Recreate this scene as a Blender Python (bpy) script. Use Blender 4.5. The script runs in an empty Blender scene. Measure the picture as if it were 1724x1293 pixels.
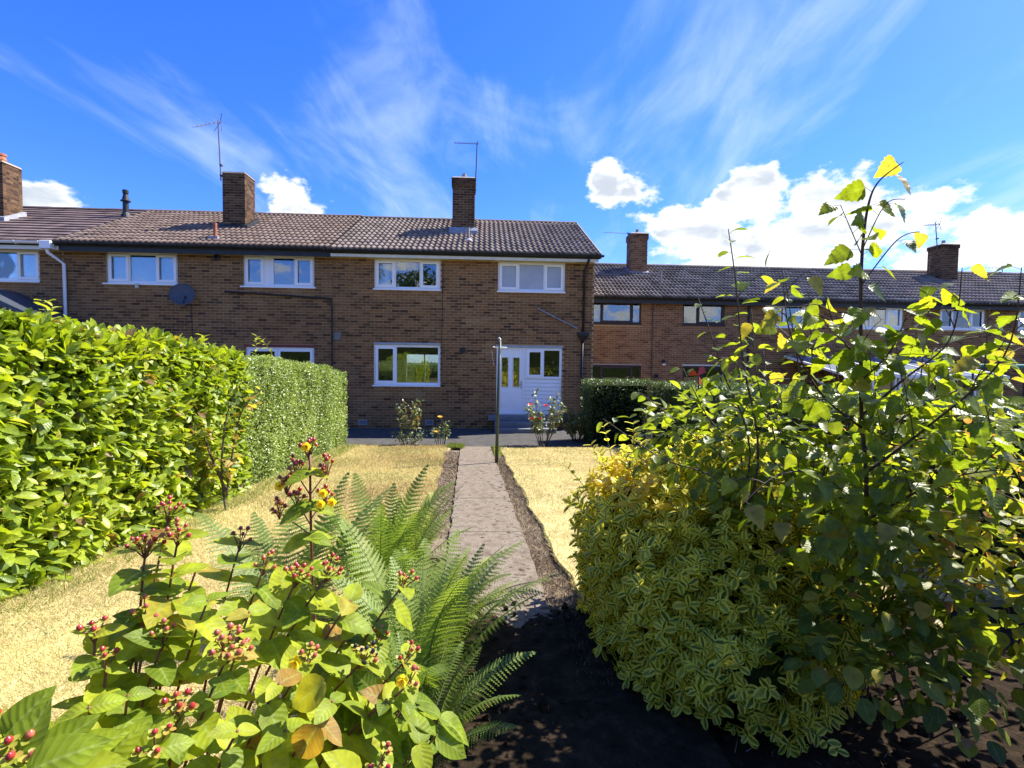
import bpy, math, random
import numpy as np
from mathutils import Matrix, Vector

random.seed(7)
RNG = np.random.default_rng(11)
scene = bpy.context.scene
COL = scene.collection

# ------------------------------------------------------------------ camera
IMW, FPX = 1724.0, 850.0
YAW, PITCH, ROLL, EYE = math.radians(3.2), math.radians(2.4), math.radians(0.66), 1.84
cF = np.array([math.sin(YAW) * math.cos(PITCH), math.cos(YAW) * math.cos(PITCH), -math.sin(PITCH)])
_r0 = np.array([math.cos(YAW), -math.sin(YAW), 0.0])
_u0 = np.cross(_r0, cF)
cR = _r0 * math.cos(ROLL) + _u0 * math.sin(ROLL)
cU = _u0 * math.cos(ROLL) - _r0 * math.sin(ROLL)
CAM = np.array([0.0, 0.0, EYE])
cam_data = bpy.data.cameras.new("camera")
cam_data.sensor_width = 36.0
cam_data.lens = 36.0 * FPX / IMW
cam_data.clip_start = 0.05
cam_data.clip_end = 3000.0
cam = bpy.data.objects.new("camera", cam_data)
COL.objects.link(cam)
_m = Matrix.Identity(4)
for i in range(3):
    _m[i][0], _m[i][1], _m[i][2], _m[i][3] = cR[i], cU[i], -cF[i], CAM[i]
cam.matrix_world = _m
scene.camera = cam


def ray(x, y):
    return cF + cR * (x - 862.0) / FPX + cU * (646.5 - y) / FPX


def atY(x, y, Y):
    d = ray(x, y)
    return CAM + d * (Y / d[1])


def atD(x, y, D):
    return CAM + ray(x, y) * D


def gnd(x, y, a=0.42, b=-0.038):
    d = ray(x, y)
    return CAM + d * ((a - EYE) / (d[2] - b * d[1]))


def proj(P):
    v = np.atleast_2d(P) - CAM
    z = v @ cF
    z = np.where(np.abs(z) < 1e-6, 1e-6, z)
    return 862 + FPX * (v @ cR) / z, 646.5 - FPX * (v @ cU) / z, z


# ------------------------------------------------------------------ sun, sky
SUN = np.array([0.80, 0.34, 1.0])
SUN /= np.linalg.norm(SUN)
SUN_EL = math.asin(SUN[2])
SUN_AZ = math.atan2(SUN[0], SUN[1])
sun_data = bpy.data.lights.new("sun", 'SUN')
sun_data.energy = 4.6
sun_data.angle = math.radians(0.5)
sun_data.color = (1.0, 0.95, 0.86)
sun = bpy.data.objects.new("sun", sun_data)
COL.objects.link(sun)
sun.location = (20, 10, 30)
sun.rotation_euler = Vector(-SUN).to_track_quat('-Z', 'Y').to_euler()

scene.view_settings.view_transform = 'Standard'
scene.view_settings.look = 'None'
scene.view_settings.gamma = 1.0
scene.view_settings.use_curve_mapping = False
scene.view_settings.exposure = 1.42

world = bpy.data.worlds.new("World")
scene.world = world
world.use_nodes = True
WN, WL = world.node_tree.nodes, world.node_tree.links
WN.clear()


def wn(kind, **kw):
    n = WN.new(kind)
    for k, v in kw.items():
        setattr(n, k, v)
    return n


def wmath(op, a, b=None, c=None, clamp=False):
    n = wn('ShaderNodeMath', operation=op, use_clamp=clamp)
    for i, v in enumerate((a, b, c)):
        if v is None:
            continue
        if isinstance(v, (int, float)):
            n.inputs[i].default_value = v
        else:
            WL.new(v, n.inputs[i])
    return n.outputs[0]


def wsmooth(v, lo, hi):
    n = wn('ShaderNodeMapRange', interpolation_type='SMOOTHSTEP')
    WL.new(v, n.inputs['Value'])
    n.inputs['From Min'].default_value = lo
    n.inputs['From Max'].default_value = hi
    return n.outputs['Result']


def wmix(fac, a, b, blend='MIX'):
    n = wn('ShaderNodeMix', data_type='RGBA', blend_type=blend)
    if isinstance(fac, (int, float)):
        n.inputs[0].default_value = fac
    else:
        WL.new(fac, n.inputs[0])
    for i, v in ((6, a), (7, b)):
        if isinstance(v, tuple):
            n.inputs[i].default_value = (*v, 1)
        else:
            WL.new(v, n.inputs[i])
    return n.outputs[2]


def build_sky():
    sky = wn('ShaderNodeTexSky', sky_type='NISHITA')
    sky.sun_disc = False
    sky.sun_elevation = SUN_EL
    sky.sun_rotation = SUN_AZ
    sky.altitude = 50
    sky.air_density = 1.0
    sky.dust_density = 0.35
    sky.ozone_density = 2.0
    hs = wn('ShaderNodeHueSaturation')
    hs.inputs['Saturation'].default_value = 1.32
    WL.new(sky.outputs[0], hs.inputs['Color'])
    base = wmix(1.0, hs.outputs[0], (0.50, 0.62, 1.18), 'MULTIPLY')
    tc = wn('ShaderNodeTexCoord')
    d = tc.outputs['Generated']
    sep = wn('ShaderNodeSeparateXYZ')
    WL.new(d, sep.inputs[0])
    x, y, z = sep.outputs
    az = wmath('ARCTAN2', x, y)
    el = wmath('ARCSINE', z)
    # high streaky cloud on a flat layer, streaks running along the view
    zz = wmath('ADD', wmath('MAXIMUM', z, 0.0), 0.12)
    px, py = wmath('DIVIDE', x, zz), wmath('DIVIDE', y, zz)
    cmb = wn('ShaderNodeCombineXYZ')
    WL.new(wmath('MULTIPLY', wmath('ADD', px, wmath('MULTIPLY', py, -0.10)), 1.5), cmb.inputs[0])
    WL.new(wmath('MULTIPLY', py, 0.66), cmb.inputs[1])
    cmb.inputs[2].default_value = 3.7
    n1 = wn('ShaderNodeTexNoise')
    n1.inputs['Scale'].default_value = 1.25
    n1.inputs['Detail'].default_value = 7
    n1.inputs['Roughness'].default_value = 0.52
    n1.inputs['Distortion'].default_value = 1.1
    WL.new(cmb.outputs[0], n1.inputs['Vector'])
    n1b = wn('ShaderNodeTexNoise')
    n1b.inputs['Scale'].default_value = 0.55
    n1b.inputs['Detail'].default_value = 2
    WL.new(cmb.outputs[0], n1b.inputs['Vector'])
    # more of it towards the sun side of the sky
    side = wsmooth(az, -0.75, 0.75)
    cir = wmath('ADD', n1.outputs['Fac'], wmath('MULTIPLY', wmath('SUBTRACT', n1b.outputs['Fac'], 0.5), 0.5))
    cir = wmath('ADD', cir, wmath('MULTIPLY', side, 0.15))
    n2 = wn('ShaderNodeTexNoise')
    n2.inputs['Scale'].default_value = 3.4
    n2.inputs['Detail'].default_value = 8
    n2.inputs['Roughness'].default_value = 0.6
    n2.inputs['Distortion'].default_value = 0.5
    mp3 = wn('ShaderNodeMapping')
    mp3.inputs['Rotation'].default_value = (0, 0, -0.35)
    mp3.inputs['Scale'].default_value = (1.0, 0.6, 1)
    mp3.inputs['Location'].default_value = (0.4, 1.3, 0)
    WL.new(cmb.outputs[0], mp3.inputs['Vector'])
    WL.new(mp3.outputs[0], n2.inputs['Vector'])
    cir = wmath('ADD', cir, wmath('MULTIPLY', wmath('SUBTRACT', n2.outputs['Fac'], 0.5), 0.75))
    cfac = wmath('MULTIPLY', wsmooth(cir, 0.50, 1.02), 0.50)
    col = wmix(cfac, base, (3.4, 4.1, 5.3))
    # heaped clouds low over the roofs
    fn = wn('ShaderNodeTexNoise')
    fn.inputs['Scale'].default_value = 11
    fn.inputs['Detail'].default_value = 9
    fn.inputs['Roughness'].default_value = 0.6
    mp = wn('ShaderNodeMapping')
    mp.inputs['Scale'].default_value = (1, 1, 1.6)
    WL.new(d, mp.inputs['Vector'])
    WL.new(mp.outputs[0], fn.inputs['Vector'])
    wob = wmath('MULTIPLY', wmath('SUBTRACT', fn.outputs['Fac'], 0.5), 3.4)
    blobs = [(1190, 395, 120, 52), (1270, 345, 75, 62), (1385, 345, 82, 66), (1330, 395, 180, 62), (1470, 375, 110, 58),
             (1550, 338, 95, 26), (1060, 320, 66, 34), (1020, 300, 40, 26), (50, 345, 95, 46), (482, 350, 66, 40),
             (1690, 420, 90, 60), (1250, 450, 330, 22), (1580, 440, 160, 26),
             (1800, 420, 130, 70), (-130, 350, 120, 50)]
    best = None
    low = None
    for (bx, by, rx, ry) in blobs:
        v = ray(bx, by)
        v = v / np.linalg.norm(v)
        a0, e0 = math.atan2(v[0], v[1]), math.asin(v[2])
        k = np.linalg.norm(ray(bx, by))
        ra, re = rx / FPX / k / k * math.sqrt(1 + ((by - 646) / FPX) ** 2), ry / FPX / k
        da = wmath('DIVIDE', wmath('SUBTRACT', az, a0), ra)
        de = wmath('DIVIDE', wmath('SUBTRACT', el, e0), re)
        q = wmath('SUBTRACT', 1.0, wmath('SQRT', wmath('ADD', wmath('MULTIPLY', da, da), wmath('MULTIPLY', de, de))))
        best = q if best is None else wmath('MAXIMUM', best, q)
    # the same heaped cloud all round the rest of the horizon
    gn = wn('ShaderNodeTexNoise')
    gn.inputs['Scale'].default_value = 3.0
    gn.inputs['Detail'].default_value = 3
    WL.new(d, gn.inputs['Vector'])
    away = wsmooth(wmath('ABSOLUTE', az), 0.95, 1.25)
    band = wmath('SUBTRACT', 1.0, wsmooth(el, 0.20, 0.46))
    gen = wmath('SUBTRACT', wmath('MULTIPLY', wmath('MULTIPLY', gn.outputs['Fac'], away), wmath('MULTIPLY', band, 1.9)), 0.98)
    best = wmath('MAXIMUM', best, gen)
    dens = wmath('ADD', best, wob)
    cf = wsmooth(dens, 0.02, 0.42)
    shade = wn('ShaderNodeTexNoise')
    shade.inputs['Scale'].default_value = 7
    shade.inputs['Detail'].default_value = 6
    mp2 = wn('ShaderNodeMapping')
    mp2.inputs['Scale'].default_value = (1, 1, 2.4)
    mp2.inputs['Location'].default_value = (0.3, 0.2, 0.07)
    WL.new(d, mp2.inputs['Vector'])
    WL.new(mp2.outputs[0], shade.inputs['Vector'])
    under = wmath('MULTIPLY', wsmooth(shade.outputs['Fac'], 0.44, 0.62), wsmooth(dens, 0.2, 0.7))
    ccol = wmix(wmath('MULTIPLY', under, 0.75), (4.7, 4.85, 5.1), (1.9, 2.2, 2.7))
    col = wmix(cf, col, ccol)
    bg = wn('ShaderNodeBackground')
    bg.inputs['Strength'].default_value = 0.10
    WL.new(col, bg.inputs['Color'])
    out = wn('ShaderNodeOutputWorld')
    WL.new(bg.outputs[0], out.inputs[0])


build_sky()


# ------------------------------------------------------------------ materials
def new_mat(name):
    m = bpy.data.materials.new(name)
    m.use_nodes = True
    m.node_tree.nodes.clear()
    return m, m.node_tree.nodes, m.node_tree.links


def ramp(nodes, stops):
    r = nodes.new('ShaderNodeValToRGB')
    els = r.color_ramp.elements
    while len(els) < len(stops):
        els.new(0.5)
    for e, (p, c) in zip(els, stops):
        e.position = p
        e.color = (*c, 1)
    return r


def surf(name, stops, scale=8.0, detail=6, rough=0.8, bump=0.0, bscale=None, tint=0.0, spec=0.4, stretch=None, metal=0.0,
         spots=None, coat=0.0):
    """noise (and the piece's own tint) through a colour ramp, with a little relief"""
    m, N, L = new_mat(name)
    geo = N.new('ShaderNodeNewGeometry')
    vec = geo.outputs['Position']
    if stretch:
        mp = N.new('ShaderNodeMapping')
        mp.inputs['Scale'].default_value = stretch
        L.new(vec, mp.inputs['Vector'])
        vec = mp.outputs[0]
    no = N.new('ShaderNodeTexNoise')
    no.inputs['Scale'].default_value = scale
    no.inputs['Detail'].default_value = detail
    no.inputs['Roughness'].default_value = 0.6
    L.new(vec, no.inputs['Vector'])
    fac = no.outputs['Fac']
    if tint > 0:
        at = N.new('ShaderNodeAttribute')
        at.attribute_name = 'tint'
        sp = N.new('ShaderNodeSeparateColor')
        L.new(at.outputs['Color'], sp.inputs[0])
        mx = N.new('ShaderNodeMix')
        mx.data_type = 'FLOAT'
        mx.inputs[0].default_value = tint
        L.new(fac, mx.inputs[2])
        L.new(sp.outputs[0], mx.inputs[3])
        fac = mx.outputs[0]
    r = ramp(N, stops)
    L.new(fac, r.inputs[0])
    col = r.outputs[0]
    if spots:
        sc, thr, scol = spots
        s = N.new('ShaderNodeTexNoise')
        s.inputs['Scale'].default_value = sc
        s.inputs['Detail'].default_value = 5
        L.new(geo.outputs['Position'], s.inputs['Vector'])
        mr = N.new('ShaderNodeMapRange')
        mr.inputs['From Min'].default_value = thr
        mr.inputs['From Max'].default_value = thr + 0.07
        L.new(s.outputs['Fac'], mr.inputs['Value'])
        mx = N.new('ShaderNodeMix')
        mx.data_type = 'RGBA'
        L.new(mr.outputs[0], mx.inputs[0])
        L.new(col, mx.inputs[6])
        mx.inputs[7].default_value = (*scol, 1)
        col = mx.outputs[2]
    b = N.new('ShaderNodeBsdfPrincipled')
    L.new(col, b.inputs['Base Color'])
    b.inputs['Roughness'].default_value = rough
    b.inputs['Specular IOR Level'].default_value = spec
    b.inputs['Metallic'].default_value = metal
    b.inputs['Coat Weight'].default_value = coat
    if bump:
        bn = N.new('ShaderNodeTexNoise')
        bn.inputs['Scale'].default_value = bscale or scale * 4
        bn.inputs['Detail'].default_value = 4
        L.new(vec, bn.inputs['Vector'])
        bp = N.new('ShaderNodeBump')
        bp.inputs['Strength'].default_value = bump
        bp.inputs['Distance'].default_value = 0.01
        L.new(bn.outputs['Fac'], bp.inputs['Height'])
        L.new(bp.outputs[0], b.inputs['Normal'])
    o = N.new('ShaderNodeOutputMaterial')
    L.new(b.outputs[0], o.inputs[0])
    return m


def leaf_mat(name, stops, trans=0.45, tcol=(1.0, 1.0, 0.6), rough=0.4, spec=0.45, rib=None, margin=None, grain=0.0, tboost=1.9):
    """tint.r picks the hue, tint.g is the distance from the midrib, tint.b runs from stalk to tip"""
    m, N, L = new_mat(name)
    at = N.new('ShaderNodeAttribute')
    at.attribute_name = 'tint'
    sp = N.new('ShaderNodeSeparateColor')
    L.new(at.outputs['Color'], sp.inputs[0])
    r = ramp(N, stops)
    L.new(sp.outputs[0], r.inputs[0])
    col = r.outputs[0]
    geo = N.new('ShaderNodeNewGeometry')

    def mixc(fac, a, c):
        mx = N.new('ShaderNodeMix')
        mx.data_type = 'RGBA'
        L.new(fac, mx.inputs[0])
        L.new(a, mx.inputs[6])
        mx.inputs[7].default_value = (*c, 1)
        return mx.outputs[2]
    if margin:
        lo, hi, mc = margin
        no = N.new('ShaderNodeTexNoise')
        no.inputs['Scale'].default_value = 70
        L.new(geo.outputs['Position'], no.inputs['Vector'])
        ad = N.new('ShaderNodeMath')
        ad.operation = 'MULTIPLY_ADD'
        ad.inputs[1].default_value = 0.35
        L.new(no.outputs['Fac'], ad.inputs[0])
        L.new(sp.outputs[1], ad.inputs[2])
        mr = N.new('ShaderNodeMapRange')
        mr.inputs['From Min'].default_value = lo + 0.17
        mr.inputs['From Max'].default_value = hi + 0.17
        L.new(ad.outputs[0], mr.inputs['Value'])
        col = mixc(mr.outputs[0], col, mc)
    if rib:
        mr = N.new('ShaderNodeMapRange')
        mr.inputs['From Min'].default_value = 0.12
        mr.inputs['From Max'].default_value = 0.0
        mr.inputs['To Max'].default_value = 0.55
        L.new(sp.outputs[1], mr.inputs['Value'])
        col = mixc(mr.outputs[0], col, rib)
    bumpn = None
    if grain:
        # side veins running from the midrib towards the tip, and blotches
        def mth(op, x, y=None):
            n = N.new('ShaderNodeMath')
            n.operation = op
            for i, v in enumerate((x, y)):
                if v is None:
                    continue
                if isinstance(v, (int, float)):
                    n.inputs[i].default_value = v
                else:
                    L.new(v, n.inputs[i])
            return n.outputs[0]
        wv = mth('SINE', mth('MULTIPLY', mth('SUBTRACT', sp.outputs[2], mth('MULTIPLY', sp.outputs[1], 0.26)), 44.0))
        mr = N.new('ShaderNodeMapRange')
        mr.inputs['From Min'].default_value = 0.55
        mr.inputs['From Max'].default_value = 1.0
        mr.inputs['To Max'].default_value = 0.20
        L.new(wv, mr.inputs['Value'])
        col = mixc(mr.outputs[0], col, rib or (0.25, 0.3, 0.1))
        no = N.new('ShaderNodeTexNoise')
        no.inputs['Scale'].default_value = 38
        no.inputs['Detail'].default_value = 4
        L.new(geo.outputs['Position'], no.inputs['Vector'])
        hsv = N.new('ShaderNodeHueSaturation')
        mr = N.new('ShaderNodeMapRange')
        mr.inputs['From Min'].default_value = 0.3
        mr.inputs['From Max'].default_value = 0.7
        mr.inputs['To Min'].default_value = 1 - 1.6 * grain
        mr.inputs['To Max'].default_value = 1 + 1.2 * grain
        L.new(no.outputs['Fac'], mr.inputs['Value'])
        L.new(mr.outputs[0], hsv.inputs['Value'])
        L.new(col, hsv.inputs['Color'])
        col = hsv.outputs[0]
        bumpn = N.new('ShaderNodeBump')
        bumpn.inputs['Strength'].default_value = 0.18
        bumpn.inputs['Distance'].default_value = 0.002
        L.new(wv, bumpn.inputs['Height'])
    b = N.new('ShaderNodeBsdfPrincipled')
    L.new(col, b.inputs['Base Color'])
    b.inputs['Roughness'].default_value = rough
    b.inputs['Specular IOR Level'].default_value = spec
    if bumpn:
        L.new(bumpn.outputs[0], b.inputs['Normal'])
    t = N.new('ShaderNodeBsdfTranslucent')
    mu = N.new('ShaderNodeMix')
    mu.data_type = 'RGBA'
    mu.blend_type = 'MULTIPLY'
    mu.inputs[0].default_value = 1.0
    mu.clamp_result = False
    L.new(col, mu.inputs[6])
    mu.inputs[7].default_value = (tcol[0] * tboost, tcol[1] * tboost, tcol[2] * tboost, 1)
    L.new(mu.outputs[2], t.inputs['Color'])
    ms = N.new('ShaderNodeMixShader')
    ms.inputs[0].default_value = trans
    L.new(b.outputs[0], ms.inputs[1])
    L.new(t.outputs[0], ms.inputs[2])
    o = N.new('ShaderNodeOutputMaterial')
    L.new(ms.outputs[0], o.inputs[0])
    return m


def glass_mat(name, refl=0.2, tintc=(0.9, 0.95, 0.95)):
    m, N, L = new_mat(name)
    tr = N.new('ShaderNodeBsdfTransparent')
    tr.inputs[0].default_value = (*tintc, 1)
    gl = N.new('ShaderNodeBsdfGlossy')
    gl.inputs['Roughness'].default_value = 0.015
    geo = N.new('ShaderNodeNewGeometry')
    no = N.new('ShaderNodeTexNoise')
    no.inputs['Scale'].default_value = 1.6
    no.inputs['Detail'].default_value = 1
    L.new(geo.outputs['Position'], no.inputs['Vector'])
    bp = N.new('ShaderNodeBump')
    bp.inputs['Strength'].default_value = 0.06
    bp.inputs['Distance'].default_value = 0.05
    L.new(no.outputs['Fac'], bp.inputs['Height'])
    L.new(bp.outputs[0], gl.inputs['Normal'])
    fr = N.new('ShaderNodeFresnel')
    fr.inputs['IOR'].default_value = 1.5
    ad = N.new('ShaderNodeMath')
    ad.operation = 'ADD'
    ad.use_clamp = True
    ad.inputs[1].default_value = refl
    L.new(fr.outputs[0], ad.inputs[0])
    ms = N.new('ShaderNodeMixShader')
    L.new(ad.outputs[0], ms.inputs[0])
    L.new(tr.outputs[0], ms.inputs[1])
    L.new(gl.outputs[0], ms.inputs[2])
    o = N.new('ShaderNodeOutputMaterial')
    L.new(ms.outputs[0], o.inputs[0])
    return m


def g(v):
    return (v, v, v)


M = {}
M['brick'] = surf('brown_brick', [(0.0, (0.04, 0.018, 0.010)), (0.2, (0.105, 0.050, 0.023)), (0.5, (0.205, 0.105, 0.042)),
                                  (0.75, (0.255, 0.122, 0.047)), (0.9, (0.30, 0.175, 0.074)), (1.0, (0.40, 0.28, 0.15))], 1.3, rough=0.9, bump=0.5, bscale=160, tint=0.8, spec=0.2)
M['brick_sooty'] = surf('sooty_brick', [(0.0, (0.022, 0.013, 0.010)), (0.3, (0.065, 0.036, 0.022)), (0.65, (0.12, 0.066, 0.034)), (1.0, (0.19, 0.115, 0.06))], 2.5, rough=0.9,
                        bump=0.5, bscale=160, tint=0.7, spec=0.2)
M['brick_red'] = surf('red_brown_brick', [(0.0, (0.08, 0.038, 0.024)), (0.3, (0.165, 0.082, 0.042)), (0.6, (0.225, 0.115, 0.057)),
                                          (1.0, (0.29, 0.165, 0.085))], 9, rough=0.9, bump=0.5, bscale=160, tint=0.8, spec=0.2)
M['mortar'] = surf('sandy_mortar', [(0.3, (0.40, 0.27, 0.135)), (0.7, (0.56, 0.40, 0.22))], 5, rough=0.95, bump=0.4, bscale=120, spec=0.15)
M['tile'] = surf('grey_brown_roof_tile', [(0.15, (0.11, 0.080, 0.060)), (0.45, (0.21, 0.158, 0.12)), (0.7, (0.28, 0.215, 0.165)), (1, (0.38, 0.31, 0.25))],
                 14, rough=0.85, bump=0.4, bscale=150, tint=0.45, spec=0.3, spots=(34, 0.63, (0.36, 0.35, 0.30)))
M['tile_dark'] = surf('dark_grey_roof_tile', [(0.15, (0.08, 0.066, 0.055)), (0.5, (0.17, 0.138, 0.112)), (1, (0.26, 0.22, 0.185))],
                      14, rough=0.8, bump=0.4, bscale=150, tint=0.55, spec=0.3, spots=(34, 0.66, (0.3, 0.3, 0.27)))
M['tile_red'] = surf('purple_brown_roof_tile', [(0.15, (0.12, 0.080, 0.058)), (0.5, (0.205, 0.143, 0.105)), (1, (0.28, 0.21, 0.16))],
                     14, rough=0.85, bump=0.4, bscale=150, tint=0.4, spec=0.3, spots=(30, 0.70, (0.32, 0.28, 0.22)))
M['flat_tile'] = surf('flat_brown_roof_tile', [(0.2, (0.09, 0.06, 0.05)), (0.6, (0.16, 0.11, 0.095)), (1, (0.22, 0.16, 0.14))],
                      10, rough=0.8, bump=0.3, bscale=150, tint=0.5)
M['underlay'] = surf('roof_felt', [(0, g(0.02)), (1, g(0.035))], 5)
M['upvc'] = surf('white_plastic', [(0.3, (0.86, 0.84, 0.80)), (0.7, (0.90, 0.88, 0.84))], 3, rough=0.35, spec=0.5)
M['white_paint'] = surf('old_white_paint', [(0.3, (0.66, 0.65, 0.56)), (0.7, (0.78, 0.77, 0.70))], 6, rough=0.55, bump=0.15)
M['cream'] = surf('cream_board', [(0.3, (0.55, 0.52, 0.38)), (0.7, (0.66, 0.62, 0.48))], 6, rough=0.6)
M['black'] = surf('black_plastic', [(0.3, g(0.012)), (0.7, g(0.022))], 6, rough=0.45)
M['black_wood'] = surf('black_painted_board', [(0.3, (0.012, 0.014, 0.015)), (0.7, (0.028, 0.03, 0.03))], 6, rough=0.5)
M['brown_wood'] = surf('dark_brown_stained_wood', [(0.3, (0.025, 0.015, 0.013)), (0.7, (0.05, 0.03, 0.025))], 10, rough=0.5)
M['lintel'] = surf('grey_lintel', [(0.3, (0.30, 0.31, 0.32)), (0.7, (0.40, 0.41, 0.42))], 8, rough=0.7)
M['red_lintel'] = surf('red_painted_lintel', [(0.3, (0.16, 0.028, 0.018)), (0.7, (0.22, 0.04, 0.025))], 8, rough=0.6)
M['concrete'] = surf('worn_concrete', [(0.2, (0.07, 0.053, 0.036)), (0.45, (0.17, 0.137, 0.098)), (0.8, (0.285, 0.24, 0.18))], 11, rough=0.95,
                     bump=0.9, bscale=70, spec=0.15, spots=(11, 0.62, (0.07, 0.06, 0.045)))
M['concrete_dark'] = surf('dark_concrete_apron', [(0.2, (0.045, 0.043, 0.04)), (0.5, (0.072, 0.068, 0.062)), (0.8, (0.115, 0.107, 0.097))], 5, rough=0.95,
                          bump=0.6, bscale=60, spec=0.15)
M['step'] = surf('grey_step_concrete', [(0.2, (0.13, 0.13, 0.13)), (0.8, (0.23, 0.23, 0.225))], 9, rough=0.9, bump=0.5)
M['soil'] = surf('dry_soil', [(0.2, (0.07, 0.05, 0.036)), (0.5, (0.17, 0.13, 0.09)), (0.8, (0.32, 0.26, 0.18))], 14, detail=9, rough=1.0,
                 bump=1.0, bscale=60, spec=0.05)
M['shade_dark_soil'] = surf('soil_with_shade', [(0.2, (0.011, 0.008, 0.005)), (0.5, (0.027, 0.019, 0.012)), (0.8, (0.062, 0.044, 0.028))], 14, detail=9, rough=1.0,
                      bump=1.0, bscale=60, spec=0.05)  # soil whose colour carries the deep shade under the shrubs
M['ground'] = surf('garden_ground', [(0.2, (0.05, 0.06, 0.02)), (0.5, (0.09, 0.08, 0.04)), (0.8, (0.15, 0.12, 0.07))], 3, detail=9, rough=1.0,
                   bump=0.8, bscale=40, spec=0.05)
M['lawn'] = surf('dry_lawn', [(0.22, (0.26, 0.19, 0.085)), (0.42, (0.44, 0.35, 0.16)), (0.6, (0.56, 0.465, 0.215)), (0.8, (0.47, 0.44, 0.16))], 2.6, detail=10,
                 rough=1.0, bump=1.0, bscale=90, spec=0.05)
M['green_lawn'] = surf('green_lawn', [(0.25, (0.07, 0.10, 0.025)), (0.6, (0.13, 0.17, 0.045)), (0.85, (0.20, 0.22, 0.07))], 4, detail=9, rough=1.0,
                       bump=0.8, bscale=90, spec=0.05)
M['metal'] = surf('dull_metal', [(0.3, g(0.28)), (0.7, g(0.42))], 20, rough=0.45, metal=0.8)
M['lead'] = surf('lead_flashing', [(0.3, (0.20, 0.21, 0.23)), (0.7, (0.34, 0.35, 0.37))], 12, rough=0.6, bump=0.4)
M['mast'] = surf('grey_mast', [(0.3, (0.05, 0.045, 0.05)), (0.7, (0.09, 0.08, 0.09))], 20, rough=0.6)
M['pot'] = surf('terracotta', [(0.3, (0.30, 0.10, 0.05)), (0.7, (0.42, 0.16, 0.09))], 15, rough=0.85, bump=0.3)
M['stone_pot'] = surf('weathered_cement', [(0.3, (0.22, 0.19, 0.16)), (0.7, (0.36, 0.33, 0.29))], 15, rough=0.9, bump=0.4)
M['post_green'] = surf('green_painted_steel', [(0.3, (0.028, 0.045, 0.028)), (0.7, (0.06, 0.08, 0.045))], 25, rough=0.5, bump=0.2,
                       spots=(18, 0.68, (0.20, 0.20, 0.14)))
M['room'] = surf('room_wall', [(0.3, (0.20, 0.19, 0.17)), (0.7, (0.26, 0.25, 0.22))], 2, rough=0.9)
M['room_dark'] = surf('dim_room', [(0.3, (0.05, 0.05, 0.052)), (0.7, (0.085, 0.085, 0.085))], 2, rough=0.9)
M['blind'] = surf('blind_with_sky_tint', [(0.3, (0.36, 0.46, 0.62)), (0.7, (0.46, 0.56, 0.74))], 9, rough=0.8)  # sky blue mirrored by the pane put into the blind's colour
M['curtain'] = surf('pale_curtain_fabric', [(0.3, (0.50, 0.55, 0.50)), (0.7, (0.66, 0.70, 0.66))], 9, rough=0.9)
M['glass'] = glass_mat('window_glass', 0.13)
M['glass_dark'] = glass_mat('tinted_window_glass', 0.24, (0.55, 0.62, 0.62))
M['frost'] = surf('frosted_glass', [(0.3, (0.30, 0.33, 0.36)), (0.7, (0.40, 0.43, 0.46))], 2.2, rough=0.28, spec=0.9)
M['dish'] = surf('dark_grey_dish', [(0.3, (0.055, 0.06, 0.068)), (0.7, (0.08, 0.085, 0.095))], 20, rough=0.45)
M['lean_roof'] = surf('slate_grey_roof', [(0.3, (0.035, 0.042, 0.055)), (0.7, (0.06, 0.07, 0.085))], 12, rough=0.5)
M['poly'] = surf('pale_polycarbonate', [(0.3, (0.20, 0.24, 0.28)), (0.7, (0.30, 0.34, 0.38))], 4, rough=0.15, spec=0.8)
M['teal'] = surf('teal_green_plastic', [(0.3, (0.01, 0.16, 0.11)), (0.7, (0.02, 0.24, 0.17))], 10, rough=0.5)
M['red_fabric'] = surf('orange_red_plastic', [(0.3, (0.55, 0.05, 0.03)), (0.7, (0.75, 0.10, 0.06))], 12, rough=0.5)
# plants
M['bark'] = surf('grey_brown_bark', [(0.3, (0.06, 0.045, 0.03)), (0.7, (0.15, 0.115, 0.08))], 40, rough=0.9, bump=0.5)
M['twig'] = surf('dark_brown_twig', [(0.3, (0.05, 0.028, 0.018)), (0.7, (0.11, 0.065, 0.04))], 40, rough=0.8)
M['green_stem'] = surf('green_stem', [(0.3, (0.09, 0.12, 0.035)), (0.7, (0.17, 0.19, 0.06))], 30, rough=0.6)
M['red_stem'] = surf('reddish_stem', [(0.3, (0.13, 0.035, 0.025)), (0.7, (0.24, 0.09, 0.05))], 30, rough=0.6)
M['core'] = surf('core_shade', [(0.3, (0.02, 0.03, 0.008)), (0.7, (0.055, 0.07, 0.02))], 18, rough=1.0, spec=0.05, bump=1.0)  # dark colour stands in for the shade deep inside the foliage
M['laurel'] = leaf_mat('laurel_leaf', [(0, (0.085, 0.14, 0.012)), (0.4, (0.21, 0.285, 0.017)), (0.8, (0.36, 0.41, 0.027)), (0.975, (0.40, 0.41, 0.05)), (0.985, (0.30, 0.19, 0.05)), (1, (0.20, 0.11, 0.05))],
                       0.36, (1.0, 1.0, 0.3), rough=0.38, spec=0.4, rib=(0.30, 0.38, 0.12), grain=0.15)
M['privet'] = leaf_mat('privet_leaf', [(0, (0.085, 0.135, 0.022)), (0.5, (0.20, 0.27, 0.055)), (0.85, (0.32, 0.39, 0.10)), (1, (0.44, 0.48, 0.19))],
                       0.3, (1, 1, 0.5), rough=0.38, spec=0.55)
M['privet_dark'] = leaf_mat('dark_privet_leaf', [(0, (0.03, 0.055, 0.012)), (0.6, (0.06, 0.095, 0.02)), (1, (0.13, 0.17, 0.04))], 0.3, (1, 1, 0.4), rough=0.4, spec=0.5)
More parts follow.
